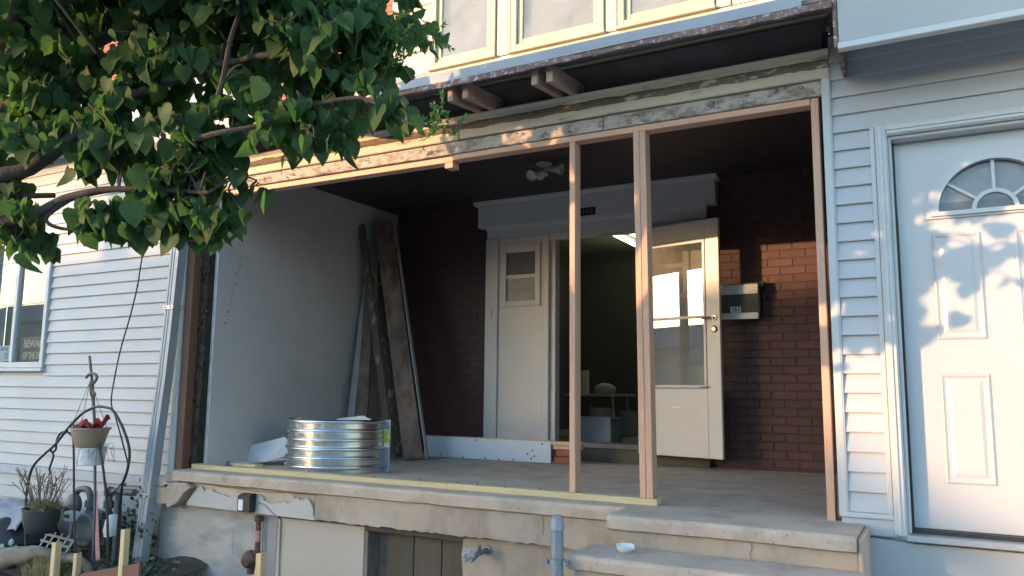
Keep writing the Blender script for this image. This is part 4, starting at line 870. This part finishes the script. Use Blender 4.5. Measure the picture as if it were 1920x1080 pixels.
def twigs(name, c, n, h, spread, r, mt, parent, seed, drop=0):
    b = MB(); rr = random.Random(seed)
    for i in range(n):
        a = rr.uniform(0, 6.28); s_ = rr.uniform(.3, 1)*spread; hh = h*rr.uniform(.5, 1)
        p0 = Vector(c)+Vector((math.cos(a)*s_*.3, math.sin(a)*s_*.3, 0)); p3 = Vector(c)+Vector((math.cos(a)*s_, math.sin(a)*s_, hh-drop*s_))
        m_ = (p0+p3)/2+Vector((rr.uniform(-.03,.03), rr.uniform(-.03,.03), rr.uniform(.0,.04)+drop*s_*.6))
        b.tube(smooth([p0,m_,p3],3), r, 4, False)
        for k in range(2):
            q = m_.lerp(p3, rr.uniform(.1,.8)); b.tube([q, q+Vector((rr.uniform(-.06,.06), rr.uniform(-.05,.05), rr.uniform(.0,.07)-drop*.05))], r*.7, 4, False)
    o = b.obj(name, mt, parent)
    return o
tag(twigs('dead_stems', (-.35,-.53,.17), 22, .02, .16, .0018, 'drygrass', wpp, 31, .9), kind='stuff')
dp = pot('hanging_pot', (-.865,-.6,-.50), [(0,.0),(.085,.0),(.10,.01),(.128,.09),(.136,.18),(.142,.182),(.142,.195),(.132,.195),(.12,.09),(.08,.02),(0,.02)], 'rubber', 'dark grey hanging pot with dead twiggy plant')
MB().lathe([(0,.165),(.13,.16)], (-.865,-.6,-.50), 20).jitter(.01,20).obj('pot_soil', 'soil', dp)
w3 = MB()
for a in (.5, 2.6, 4.7): w3.tube([(-.865+.138*math.cos(a),-.6+.138*math.sin(a),-.31),(-.80,-.6,-.03)],.0022,5)
w3.obj('hanger_wire', 'blackmetal', dp)
tag(twigs('twiggy_stems', (-.865,-.6,-.34), 40, .36, .24, .0028, 'dry', dp, 33), kind='stuff')
tag(twigs('grass_tuft', (-.80,-.62,-.34), 90, .10, .14, .002, 'drygrass', dp, 35, .2), kind='stuff')
# gas meter
gm = thing('gas_meter', (-.68, -.22, -.75), 'grey gas meter with pipes against the left house wall', 'gas meter')
MB().box(-.84,-.52,-.34,-.14,-.66,-.36).obj('meter_case', 'meter', gm, .05, 4)
MB().lathe([(0,-.03),(.12,-.028),(.135,-.012),(.135,.0)],(-.68,-.34,-.50),24,'y').obj('diaphragm_cover', 'meter', gm)
MB().box(-.87,-.76,-.42,-.345,-.43,-.355).obj('index_box', 'whiteplastic', gm, .008, 2)
box('index_window', -.86, -.785, -.4225, -.4202, -.405, -.378, 'signblack', gm, 0)
MB().tube(smooth([(-.80,-.24,-.37),(-.80,-.24,-.27),(-.84,-.24,-.205),(-.92,-.24,-.20),(-.99,-.24,-.23),(-1.0,-.24,-.33),(-1.0,-.24,-.76)]),.026,12).obj('inlet_pipe', 'meter', gm)
MB().tube([(-.56,-.24,-.37),(-.56,-.24,-.195)],.026,12).tube([(-.57,-.24,-.195),(-.25,-.24,-.185)],.028,12).tube([(-.46,-.23,-.2),(-.44,-.23,-.77)],.03,12).obj('outlet_pipe', 'meter', gm)
MB().lathe([(.028,-.03),(.042,-.028),(.042,.028),(.028,.03)],(-.56,-.24,-.3),8).lathe([(.028,-.03),(.042,-.028),(.042,.028),(.028,.03)],(-.80,-.24,-.31),8).lathe([(.03,-.02),(.045,-.018),(.045,.018),(.03,.02)],(-.56,-.24,-.2),8,'x').obj('union_nut', 'meter', gm)
MB().lathe([(0,-.05),(.05,-.045),(.085,-.02),(.09,.0),(.085,.02),(.05,.045),(0,.05)],(-.93,-.30,-.32),18,'y').obj('regulator', 'meter', gm)
MB().lathe([(0,-.02),(.025,-.018),(.03,0),(0,.02)],(-.95,-.36,-.36),10,'y').obj('regulator_vent', 'redpipe', gm)
tag(MB().hexa([(-.535,-.40,-.17),(-.49,-.40,-.17),(-.49,-.396,-.17),(-.535,-.396,-.17)], [(-.44,-.40,-.70),(-.39,-.40,-.70),(-.39,-.396,-.70),(-.44,-.396,-.70)]).obj('strap', 'pinkstrap'), 'faded red patterned strap hanging in front of the gas meter', 'strap')
tag(MB().lathe([(0,0),(.05,.0),(.06,.05),(.05,.13),(.03,.17),(0,.18)],(0,0,0),12).jitter(.02,12).obj('plastic_wrap', 'whiteplastic'), 'crumpled white plastic tied to the meter pipe', 'plastic bag').location = (-.36,-.34,-.52)
# driftwood, root ball, tarp, net bag
lg = MB().tube(smooth([(-1.75,-.66,-.84),(-1.35,-.66,-.76),(-1.0,-.65,-.675),(-.78,-.64,-.635),(-.66,-.6,-.66)],6),[.10,.10,.10,.1,.098,.095,.092,.09,.088,.085,.08,.075,.07,.065,.06,.055,.05,.045,.04,.04,.035,.03,.03,.025,.02],14).jitter(.022,7)
tag(lg.obj('driftwood_log', 'drift'), 'grey brown driftwood log lying in the garden bed', 'log')
rg = MB().tube(smooth([(-.5,-.66,-.78),(-.46,-.68,-.68),(-.36,-.68,-.625),(-.25,-.66,-.63),(-.17,-.64,-.70),(-.15,-.62,-.8)],5),.032,10).jitter(.018,8)
tag(rg.obj('driftwood_piece', 'drift'), 'curved driftwood piece between the two short stakes', 'driftwood')
gt = MB(); rr = random.Random(41)
for i in range(420):
    x = -.62+rr.gauss(0,.13); y = -.70+rr.uniform(-.03,.12); h_ = rr.uniform(.06,.2); dx = rr.uniform(-.09,.09); dy = rr.uniform(-.06,.04)
    gt.add([(x-.002,y,-.8),(x+.002,y,-.8),(x+dx*.5+.0015,y+dy*.5,-.8+h_*.7),(x+dx*.5-.0015,y+dy*.5,-.8+h_*.7),(x+dx,y+dy,-.8+h_)], [(0,1,2,3),(3,2,4)])
tag(gt.obj('dry_grass_tuft', 'drygrass'), 'dry grass tuft beside the tall stake', 'grass', kind='stuff')
tp = MB(); vs = []; n = 16
for i in range(n+1):
    for j in range(n+1):
        x = -2.25+.95*i/n; t = j/n; vs.append((x, -.18-.36*t+mnoise.noise(Vector((x*4,t*3,1)))*.04, -.36-.02*t-.26*max(0,t-.55)*1.2+mnoise.noise(Vector((x*5,t*4,0)))*.06-(.10*((i/n-.6)**2))))
tp.add(vs, [(i*(n+1)+j,(i+1)*(n+1)+j,(i+1)*(n+1)+j+1,i*(n+1)+j+1) for i in range(n) for j in range(n)], True)
tpo = tag(tp.obj('grey_tarp', 'tarp'), 'crumpled grey tarp draped over the heap by the wall', 'tarp'); mo = tpo.modifiers.new('thickness','SOLIDIFY'); mo.thickness = .004
nbg = thing('net_bag', (-1.5,-.5,-.76), 'dark net bag with pale round pieces under the tarp', 'bag')
MB().lathe([(0,0),(.28,.02),(.33,.12),(.28,.26),(.12,.32),(0,.33)],(-1.6,-.34,-.78),20).jitter(.03,6).obj('sack', 'signblack', nbg)
ct = MB(); rr = random.Random(43)
for i in range(26):
    a = rr.uniform(3.5,6.0); z = rr.uniform(.02,.18); r_ = .33-.1*abs(z-.12)
    ct.lathe([(0,-.016),(.022,-.012),(.032,0),(.022,.012),(0,.016)],(-1.6+r_*math.cos(a)*1.0,-.34+r_*math.sin(a)*1.0,-.78+z),9,'y')
ct.obj('pale_pieces', 'greygreen', nbg)
for i, (a, b) in enumerate((((-1.9,-.55,-.75),(-1.62,-.60,-.5)),((-1.85,-.55,-.78),(-1.55,-.6,-.53)))):
    tag(MB().tube([a,b],.012,8).obj('thin_stick', 'drift'), ('thin grey stick leaning on the tarp, upper one', 'thin grey stick leaning on the tarp, lower one')[i], 'stick')
# white plastic lattice lying behind the dark pot
lt = thing('plastic_lattice', (-.85,-.5,-.75), 'broken white plastic lattice lying behind the dark pot', 'lattice')
for i in range(5):
    x = -1.10+i*.09
    MB().hexa([(x,-.52,-.74),(x+.022,-.52,-.74),(x+.022,-.515,-.74),(x,-.515,-.74)], [(x+.10,-.45,-.52),(x+.122,-.45,-.52),(x+.122,-.445,-.52),(x+.10,-.445,-.52)]).obj('lattice_bar', 'greyboard', lt, .001)
for i in range(4):
    z = -.70+i*.05
    MB().hexa([(-1.10+i*.025,-.512-.016*(-i),z),(-.70+i*.02,-.512+.016*i,z-.02),(-.70+i*.02,-.507+.016*i,z-.02),(-1.10+i*.025,-.507+.016*i,z)], [(-1.10+i*.025,-.512+.016*i,z+.02),(-.70+i*.02,-.512+.016*i,z),(-.70+i*.02,-.507+.016*i,z),(-1.10+i*.025,-.507+.016*i,z+.02)]).obj('lattice_bar', 'greyboard', lt, .001)

# ================================================================ LEAVES
def leaf_geo(L=1., fold=.25, curl=.35, wav=.0):
    out = [(.0,.02),(.14,-.10),(.33,-.09),(.48,.05),(.53,.24),(.45,.48),(.29,.73),(.10,.93),(.0,1.06)]
    mid = [(.0,.02),(.0,.10),(.0,.10),(.0,.22),(.0,.34),(.0,.54),(.0,.76),(.0,.95),(.0,1.06)]
    vs = []; fs = []
    def P(x, y):
        z = abs(x)*fold-curl*y*y*.5+wav*math.sin(y*7+x*5)*.05
        return (x*L*.92, y*L*(1-.08*curl), z*L)
    m_ = [P(0,y) for y in (.02,.2,.42,.7,.95,1.06)]
    R_ = [P(x,y) for x,y in out[1:8]]; Lf = [P(-x,y) for x,y in out[1:8]]
    vs = m_+R_+Lf
    for o, s_ in ((6,1),(13,-1)):
        q = [(0,o,o+1),(0,o+1,o+2,1),(1,o+2,o+3),(1,o+3,o+4,2),(2,o+4,o+5,3),(3,o+5,o+6,4),(4,o+6,5)]
        fs += [t if s_ > 0 else t[::-1] for t in q]
    return vs, fs
LV = [leaf_geo(1, f, c, wv) for f, c, wv in ((.18,.30,0),(.35,.5,1),(.08,.15,.5),(.5,.7,1),(.25,.9,.6),(-.1,.4,1))]
def small_leaf(L=1.): return ([(0,0,0),(.2*L,.35*L,.03*L),(0,L,-.05*L),(-.2*L,.35*L,.03*L)], [(0,1,2),(0,2,3)])
def orient(pos, length_dir, normal, size):
    y = Vector(length_dir).normalized(); z = Vector(normal); z = (z-y*z.dot(y)); z = z.normalized() if z.length > 1e-4 else y.orthogonal().normalized(); x = y.cross(z)
    M_ = Matrix((x*size, y*size, z*size)).transposed().to_4x4(); M_.translation = pos; return M_

TR = thing('street_tree', (1.38, -2.7, GZ), 'heart leaved street tree spreading its branches across the upper left', 'tree')
limbs = [
 ([(1.36,-2.72,GZ-.05),(1.38,-2.70,-.3),(1.42,-2.70,.4),(1.44,-2.69,.95),(1.46,-2.68,1.2)], .10, .085),
 ([(1.44,-2.69,1.1),(1.56,-2.62,1.62),(1.72,-2.58,1.93),(1.80,-2.57,2.17),(1.86,-2.56,2.40),(1.9,-2.6,2.85)], .06, .035),
 ([(1.45,-2.69,1.15),(1.82,-2.71,1.69),(2.07,-2.60,1.90),(2.26,-2.52,2.07),(2.49,-2.42,2.20),(2.64,-2.36,2.34),(2.9,-2.3,2.5)], .036, .014),
 ([(1.45,-2.70,1.05),(2.02,-2.79,1.48),(2.22,-2.71,1.65),(2.48,-2.60,1.87),(2.66,-2.52,1.97),(2.80,-2.46,2.07),(2.95,-2.40,2.17),(3.3,-2.3,2.3)], .038, .012),
 ([(1.44,-2.70,1.0),(2.24,-2.89,1.36),(2.45,-2.79,1.46),(2.62,-2.71,1.60),(2.77,-2.65,1.72),(2.95,-2.56,1.80),(3.25,-2.48,1.86),(3.55,-2.4,1.85)], .038, .009),
 ([(1.44,-2.70,.85),(1.9,-2.93,1.10),(2.30,-2.95,1.22),(2.51,-2.84,1.245),(2.65,-2.77,1.32),(2.77,-2.71,1.355),(2.93,-2.63,1.36),(3.15,-2.55,1.34)], .036, .007),
 ([(2.0,-2.92,1.28),(2.23,-2.89,1.335),(2.34,-2.83,1.352),(2.52,-2.73,1.36)], .016, .010),
 ([(2.95,-2.60,1.38),(3.05,-2.58,1.49),(3.17,-2.55,1.70),(3.23,-2.55,1.94),(3.3,-2.5,2.2)], .014, .007),
 ([(3.0,-2.62,1.5),(3.22,-2.61,1.53),(3.36,-2.54,1.56),(3.49,-2.47,1.62),(3.7,-2.38,1.66),(3.88,-2.35,1.55),(4.02,-2.28,1.535)], .012, .005),
 ([(2.67,-2.76,1.32),(2.60,-2.80,1.25),(2.66,-2.77,1.21),(2.78,-2.68,1.215),(2.95,-2.59,1.18),(3.12,-2.52,1.17)], .009, .004),
 ([(1.46,-2.68,1.15),(1.2,-2.9,1.6),(1.0,-3.1,2.1),(.9,-3.2,2.5)], .06, .02),
 ([(1.46,-2.68,1.1),(1.6,-3.1,1.6),(1.9,-3.5,2.1),(2.2,-3.8,2.5)], .055, .02),
 ([(1.46,-2.68,1.2),(1.2,-2.3,1.8),(1.0,-2.0,2.3),(.9,-1.9,2.6)], .05, .02),
]
skel = []
for i, (pts, r0, r1) in enumerate(limbs):
    sp_ = smooth(pts, 5); n = len(sp_)
    rs = [r0+(r1-r0)*(k/(n-1))**.8 for k in range(n)]
    MB().tube(sp_, rs, 14 if r0 > .03 else 7).jitter(.006 if r0 > .03 else .001, 14).obj('trunk' if i == 0 else 'branch', 'bark', TR)
    if i: skel += sp_[n//3:]
# crown: clumps of twigs (centre, radii, number of twigs)
def Zp(px, py, z): 
    return CAM+(fw+r2*((px-960)/1482.4)+u2*((540-py)/1482.4))*z
blobs = [
 ((2.15,-2.55,2.42),(.45,.45,.28),26), ((2.65,-2.35,2.36),(.42,.4,.3),30), ((3.15,-2.25,2.25),(.42,.38,.32),34), ((3.50,-2.20,2.12),(.30,.34,.32),26),
 ((3.1,-2.45,1.93),(.36,.3,.2),24), ((3.45,-2.35,1.83),(.30,.28,.18),24), ((3.60,-2.24,1.72),(.12,.16,.10),8), ((2.6,-2.5,1.95),(.34,.3,.18),11), ((2.2,-2.65,2.05),(.3,.3,.18),14), ((2.35,-2.72,1.72),(.28,.2,.14),12), ((2.62,-2.66,1.56),(.2,.15,.1),10), ((2.8,-2.6,1.80),(.2,.2,.12),9), ((2.45,-2.84,1.20),(.16,.1,.03),6), ((3.22,-2.46,1.40),(.07,.08,.06),6),
 ((2.90,-2.62,1.60),(.20,.18,.10),8), ((3.2,-2.5,1.56),(.2,.18,.09),9), ((3.40,-2.42,1.58),(.16,.16,.09),8),
 ((3.04,-2.55,1.42),(.15,.14,.09),12), ((3.10,-2.52,1.275),(.12,.12,.04),10), ((2.92,-2.60,1.265),(.13,.12,.03),6), ((2.74,-2.68,1.255),(.10,.1,.025),5),
 ((3.82,-2.30,1.60),(.10,.05,.02),3), ((2.35,-2.8,1.62),(.25,.2,.12),6), ((2.3,-2.85,1.36),(.22,.14,.07),7), ((3.66,-2.22,1.95),(.12,.16,.16),12), ((3.50,-2.34,1.56),(.08,.08,.05),4), ((3.05,-2.4,2.1),(.4,.3,.15),16), ((3.45,-2.3,2.0),(.25,.25,.15),14), ((3.5,-2.75,2.85),(.5,.4,.2),34), ((3.95,-2.75,2.8),(.3,.35,.22),26),  # last two clumps: added above the view to shade the right fascia
 ((3.18,-2.0,1.96),(.26,.18,.16),18), ((3.35,-2.05,1.72),(.16,.15,.1),8),
 # out of the picture: the rest of the crown
 ((1.9,-2.7,2.85),(.7,.6,.28),34), ((2.7,-2.6,2.75),(.7,.6,.32),40), ((3.3,-2.5,2.70),(.5,.5,.32),30), ((1.1,-2.7,2.55),(.55,.6,.42),34), ((2.2,-3.5,2.5),(.7,.5,.4),34), ((1.4,-3.3,2.55),(.6,.5,.4),30),
 ((1.2,-2.1,2.55),(.45,.35,.35),26), ((2.0,-2.1,2.7),(.5,.4,.3),26), ((2.9,-3.3,2.45),(.5,.4,.4),26),
]
rl = random.Random(77); leaves = []; twig = MB()
def in_light(P):  # leaves are left out here so the sun patches stay open
    u_ = P.x+TAZ*(-P.y); v_ = P.z-KZ*(-P.y)
    if v_ > 2.93: return True
    if u_ < 2.62 and v_ > 1.2: return True
    if 5.15 < u_ < 6.1 and .85 < v_ < 1.75 and mnoise.noise(Vector((u_*5.5, v_*7.5, 3.3))) > .12: return True
    return False
for (c, rad, n) in blobs:
    c = Vector(c); off = c.z > 2.4 or c.y < -3
    for _ in range(n):
        while True:
            d = Vector((rl.uniform(-1,1), rl.uniform(-1,1), rl.uniform(-1,1)))
            if d.length < 1: break
        e = c+Vector((d.x*rad[0], d.y*rad[1], d.z*rad[2]))
        s0 = min(skel, key=lambda p: (p-e).length+.35*max(0, p.z-e.z)); Lt = (e-s0).length
        if Lt > .55: s0 = e+(s0-e)*(.55/Lt)
        mid = (s0+e)/2+Vector((rl.uniform(-.05,.05), rl.uniform(-.05,.05), rl.uniform(.02,.09)))
        tw = smooth([s0, mid, e, e+Vector((rl.uniform(-.05,.1), rl.uniform(-.08,.06), -rl.uniform(.03,.09)))], 4)
        if not in_light(e): twig.tube(tw, [.005-.003*k/(len(tw)-1) for k in range(len(tw))], 5, False)
        nl = rl.randint(11, 15)
        for k in range(nl):
            q = .25+.75*k/(nl-1); p_ = tw[min(len(tw)-1, int(q*(len(tw)-1)))]
            sd_ = Vector((rl.uniform(-1,1), rl.uniform(-1,1), rl.uniform(-.3,.5))).normalized()
            att = p_+sd_*rl.uniform(.02,.05)
            if in_light(att): continue
            ld = Vector((rl.uniform(-.5,.5), rl.uniform(-.5,.5), -1+rl.uniform(-.1,.45))); nm = Vector((rl.uniform(-.6,1.), rl.uniform(-1,.3), rl.uniform(-.1,.9)))
            size = rl.choice((.03,.042,.05,.055,.06,.065,.07,.078,.09))*(1.45 if off else 1)
            leaves.append((orient(att, ld, nm, size), rl.randrange(6), size))
            twig.tube([p_, att], .0012, 3, False)
tag(twig.obj('twigs', 'bark', TR), kind='stuff')
def inview(P):
    d = P-CAM; z = d.dot(fw)
    return z > .3 and abs(d.dot(r2)/z) < .66 and abs(d.dot(u2)/z) < .38
leaves.sort(key=lambda t: -(t[2]/(t[0].translation-CAM).length if inview(t[0].translation+Vector((0,0,-.04))) else 0))
lme = []
for i, (v, f) in enumerate(LV): lme.append(MB().add(v, f, True).mesh('leaf', 'leaf'))
mass = MB()
for i, (M_, k, s_) in enumerate(leaves):
    if i < 300:
        o = bpy.data.objects.new('leaf', lme[k]); COL.objects.link(o); o.parent = TR
        o.matrix_parent_inverse = Matrix.Translation(-WL[TR.name]); o.matrix_basis = M_
    else:
        v, f = LV[k]; mass.add([M_ @ Vector(p_) for p_ in v], f, True)
tag(mass.obj('crown', 'leafm', TR), kind='stuff')
# fine-leaved sprigs
def sprig(name, base, dirs, n, L, seed, parent):
    b = MB(); rr = random.Random(seed)
    for i in range(n):
        d = Vector(rr.choice(dirs))+Vector((rr.uniform(-.4,.4), rr.uniform(-.4,.4), rr.uniform(-.4,.4))); d.normalize()
        s0 = Vector(base)+Vector((rr.uniform(-.05,.05), rr.uniform(-.05,.05), rr.uniform(-.05,.05))); e = s0+d*L*rr.uniform(.6,1); tw = smooth([s0, (s0+e)/2+Vector((0,0,rr.uniform(-.02,.04))), e], 6)
        b.tube(tw, .0012, 3, False)
        for p_ in tw[2:]:
            for s_ in (-1, 1):
                for _ in range(2):
                    v, f = small_leaf(1); M_ = orient(p_, d+Vector((rr.uniform(-1,1),rr.uniform(-1,1),rr.uniform(-1,1)))*.9, (rr.uniform(-1,1),rr.uniform(-1,1),rr.uniform(-1,1)), rr.uniform(.012,.024)); b.add([M_ @ Vector(x) for x in v], f)
    return tag(b.obj(name, 'fine', parent), kind='stuff')
sprig('fine_sprig', (3.70,-2.28,1.84), ((.5,.1,.8),(.2,0,1),(.8,.1,.5)), 26, .24, 51, TR)
sprig('fine_sprig', (3.96,-2.31,1.53), ((.6,.1,.5),(.1,.1,1),(-.4,0,.8)), 11, .10, 52, TR)
# ivy on the downspout and weeds
iv = thing('ivy_vine', (-.25,-.16,-.8), 'green ivy climbing the foot of the grey downspout', 'ivy')
b = MB(); rr = random.Random(61)
b.tube(smooth([(-.30,-.16,-.8),(-.24,-.16,-.62),(-.28,-.16,-.5),(-.20,-.17,-.40),(-.14,-.17,-.34),(-.08,-.15,-.36)]),.004,5).obj('stem', 'dry', iv)
b = MB()
for c, n, s_ in (((-.30,-.16,-.52),16,.04),((-.16,-.22,-.46),8,.03),((-.38,-.16,-.62),34,.10),((-.32,-.2,-.72),40,.09),((-.2,-.2,-.78),24,.08),((-.42,-.10,-.40),40,.10),((-.36,-.08,-.25),22,.07),((-.55,-.12,-.6),60,.14),((-.3,-.12,-.6),50,.1)):
    for i in range(n):
        p_ = Vector(c)+Vector((rr.gauss(0,s_), rr.uniform(-.02,.04), rr.gauss(0,s_))); v, f = LV[rr.randrange(6)]
        M_ = orient(p_, (rr.uniform(-1,1), rr.uniform(-.4,.2), -.6), (rr.uniform(-.5,.5), -1, .5), rr.uniform(.02,.045)); b.add([M_ @ Vector(x) for x in v], f, True)
tag(b.obj('ivy_leaves', 'ivy', iv), kind='stuff')
b = MB(); rr = random.Random(63)
for i in range(240):
    x = rr.choice((rr.gauss(-.95,.12), rr.gauss(.0,.22), rr.uniform(-1.6,.3))); p_ = Vector((x, rr.uniform(-.66,-.15), -.74+rr.uniform(0,.07))); v, f = LV[rr.randrange(6)]
    M_ = orient(p_, (rr.uniform(-1,1), rr.uniform(-1,1), rr.uniform(-.2,.7)), (rr.uniform(-.5,.5), -.6, 1), rr.uniform(.02,.05)); b.add([M_ @ Vector(x) for x in v], f, True)
tag(b.obj('weeds', 'ivy'), 'low green weeds in the garden bed', 'weeds', kind='stuff')

# ================================================================ ACROSS THE STREET (behind the viewer; houses added for shade, sky cover and reflections)
def far_house(name, x0, x1, yr, zr, label, dep=8, over=.4):
    t = thing(name, ((x0+x1)/2, yr, GZ), label, 'house')
    ze = zr-1.6
    MB().box(x0+over, x1-over, yr-dep/2+over, yr+dep/2-over, GZ-.05, ze).prism([(yr-dep/2+over,ze),(yr+dep/2-over,ze),(yr,zr-.15)], x0+over, x1-over, 'x').obj('wall', 'tanbrick', t)
    MB().hexa([(x0,yr,zr-.1),(x1,yr,zr-.1),(x1,yr+dep/2,ze-.1),(x0,yr+dep/2,ze-.1)], [(x0,yr,zr),(x1,yr,zr),(x1,yr+dep/2,ze),(x0,yr+dep/2,ze)]).obj('roof_slope', 'roofing', t)
    MB().hexa([(x0,yr,zr-.1),(x1,yr,zr-.1),(x1,yr-dep/2,ze-.1),(x0,yr-dep/2,ze-.1)], [(x0,yr,zr),(x1,yr,zr),(x1,yr-dep/2,ze),(x0,yr-dep/2,ze)]).obj('roof_slope', 'roofing', t)
    yf = yr+dep/2-over; n = max(1, int((x1-x0)/3))
    for i in range(n):
        xc = x0+(x1-x0)*(i+.5)/n
        wd = MB().box(xc-.5,xc+.5,yf,yf+.05,.3,min(1.9,ze-.2)).obj('window', 'trim', t); box('window_pane', xc-.43, xc+.43, yf+.05, yf+.06, .37, min(1.83,ze-.27), 'g_left', wd, 0)
    return t
far_house('added_brick_house', -31, -20.1, -27, 4.76, 'added low tan brick house across the street, shading the lower front, nearest the garage')  # added; ridge height sets where the facade shade ends
far_house('added_brick_house', -52, -33, -27, 6.2, 'taller tan brick house across the street, farthest left')
far_house('added_screen_house', -8.4, 1.0, -22, 4.0, 'added tan brick house covering low sky opposite the porch, beside the open lot')  # added row, keeps the warm low sky off the front
far_house('added_screen_house', 1.4, 11, -22, 4.0, 'added tan brick house covering low sky opposite the right neighbour')
far_house('added_screen_house', 11.4, 24, -22, 4.0, 'added tan brick house covering low sky across the street, farthest right')
far_house('added_garage', -17.2, -13.8, -20, 3.6, 'added small tan brick garage across the street, shading the right porch', 5, .2)  # added, placed so its roof blocks sun from the right porch

up_ = thing('utility_pole', (-11.1, -12, GZ), 'wooden utility pole with wires on the far side of the street', 'utility pole')
MB().tube([(-11.1,-12,GZ-.05),(-11.12,-12,4),(-11.15,-12,8.5)], [.17,.15,.12], 12).obj('pole', 'bark', up_)
for z_ in (3.62, 5.2): MB().tube(smooth([(-40,-12.2,z_+.8),(-25,-12.2,z_),(-11.1,-12.15,z_+.5),(0,-12.2,z_-.1),(14,-12.2,z_+.8)],6), .012, 5).obj('wire', 'black', up_)

b = MB(); rr = random.Random(91)
for i in range(420):
    x = rr.uniform(-2.2,.3); p_ = Vector((x, rr.uniform(-.72,-.08), -.765+.1*rr.random()**2)); v, f = LV[rr.randrange(6)]
    M_ = orient(p_, (rr.uniform(-1,1), rr.uniform(-1,1), rr.uniform(-.3,.3)), (rr.uniform(-.7,.7), rr.uniform(-.9,.2), 1), rr.uniform(.02,.05)); b.add([M_ @ Vector(x_) for x_ in v], f, True)
tag(b.obj('leaf_litter', 'dry'), 'dead brown leaves littering the garden bed', 'leaf litter', kind='stuff')
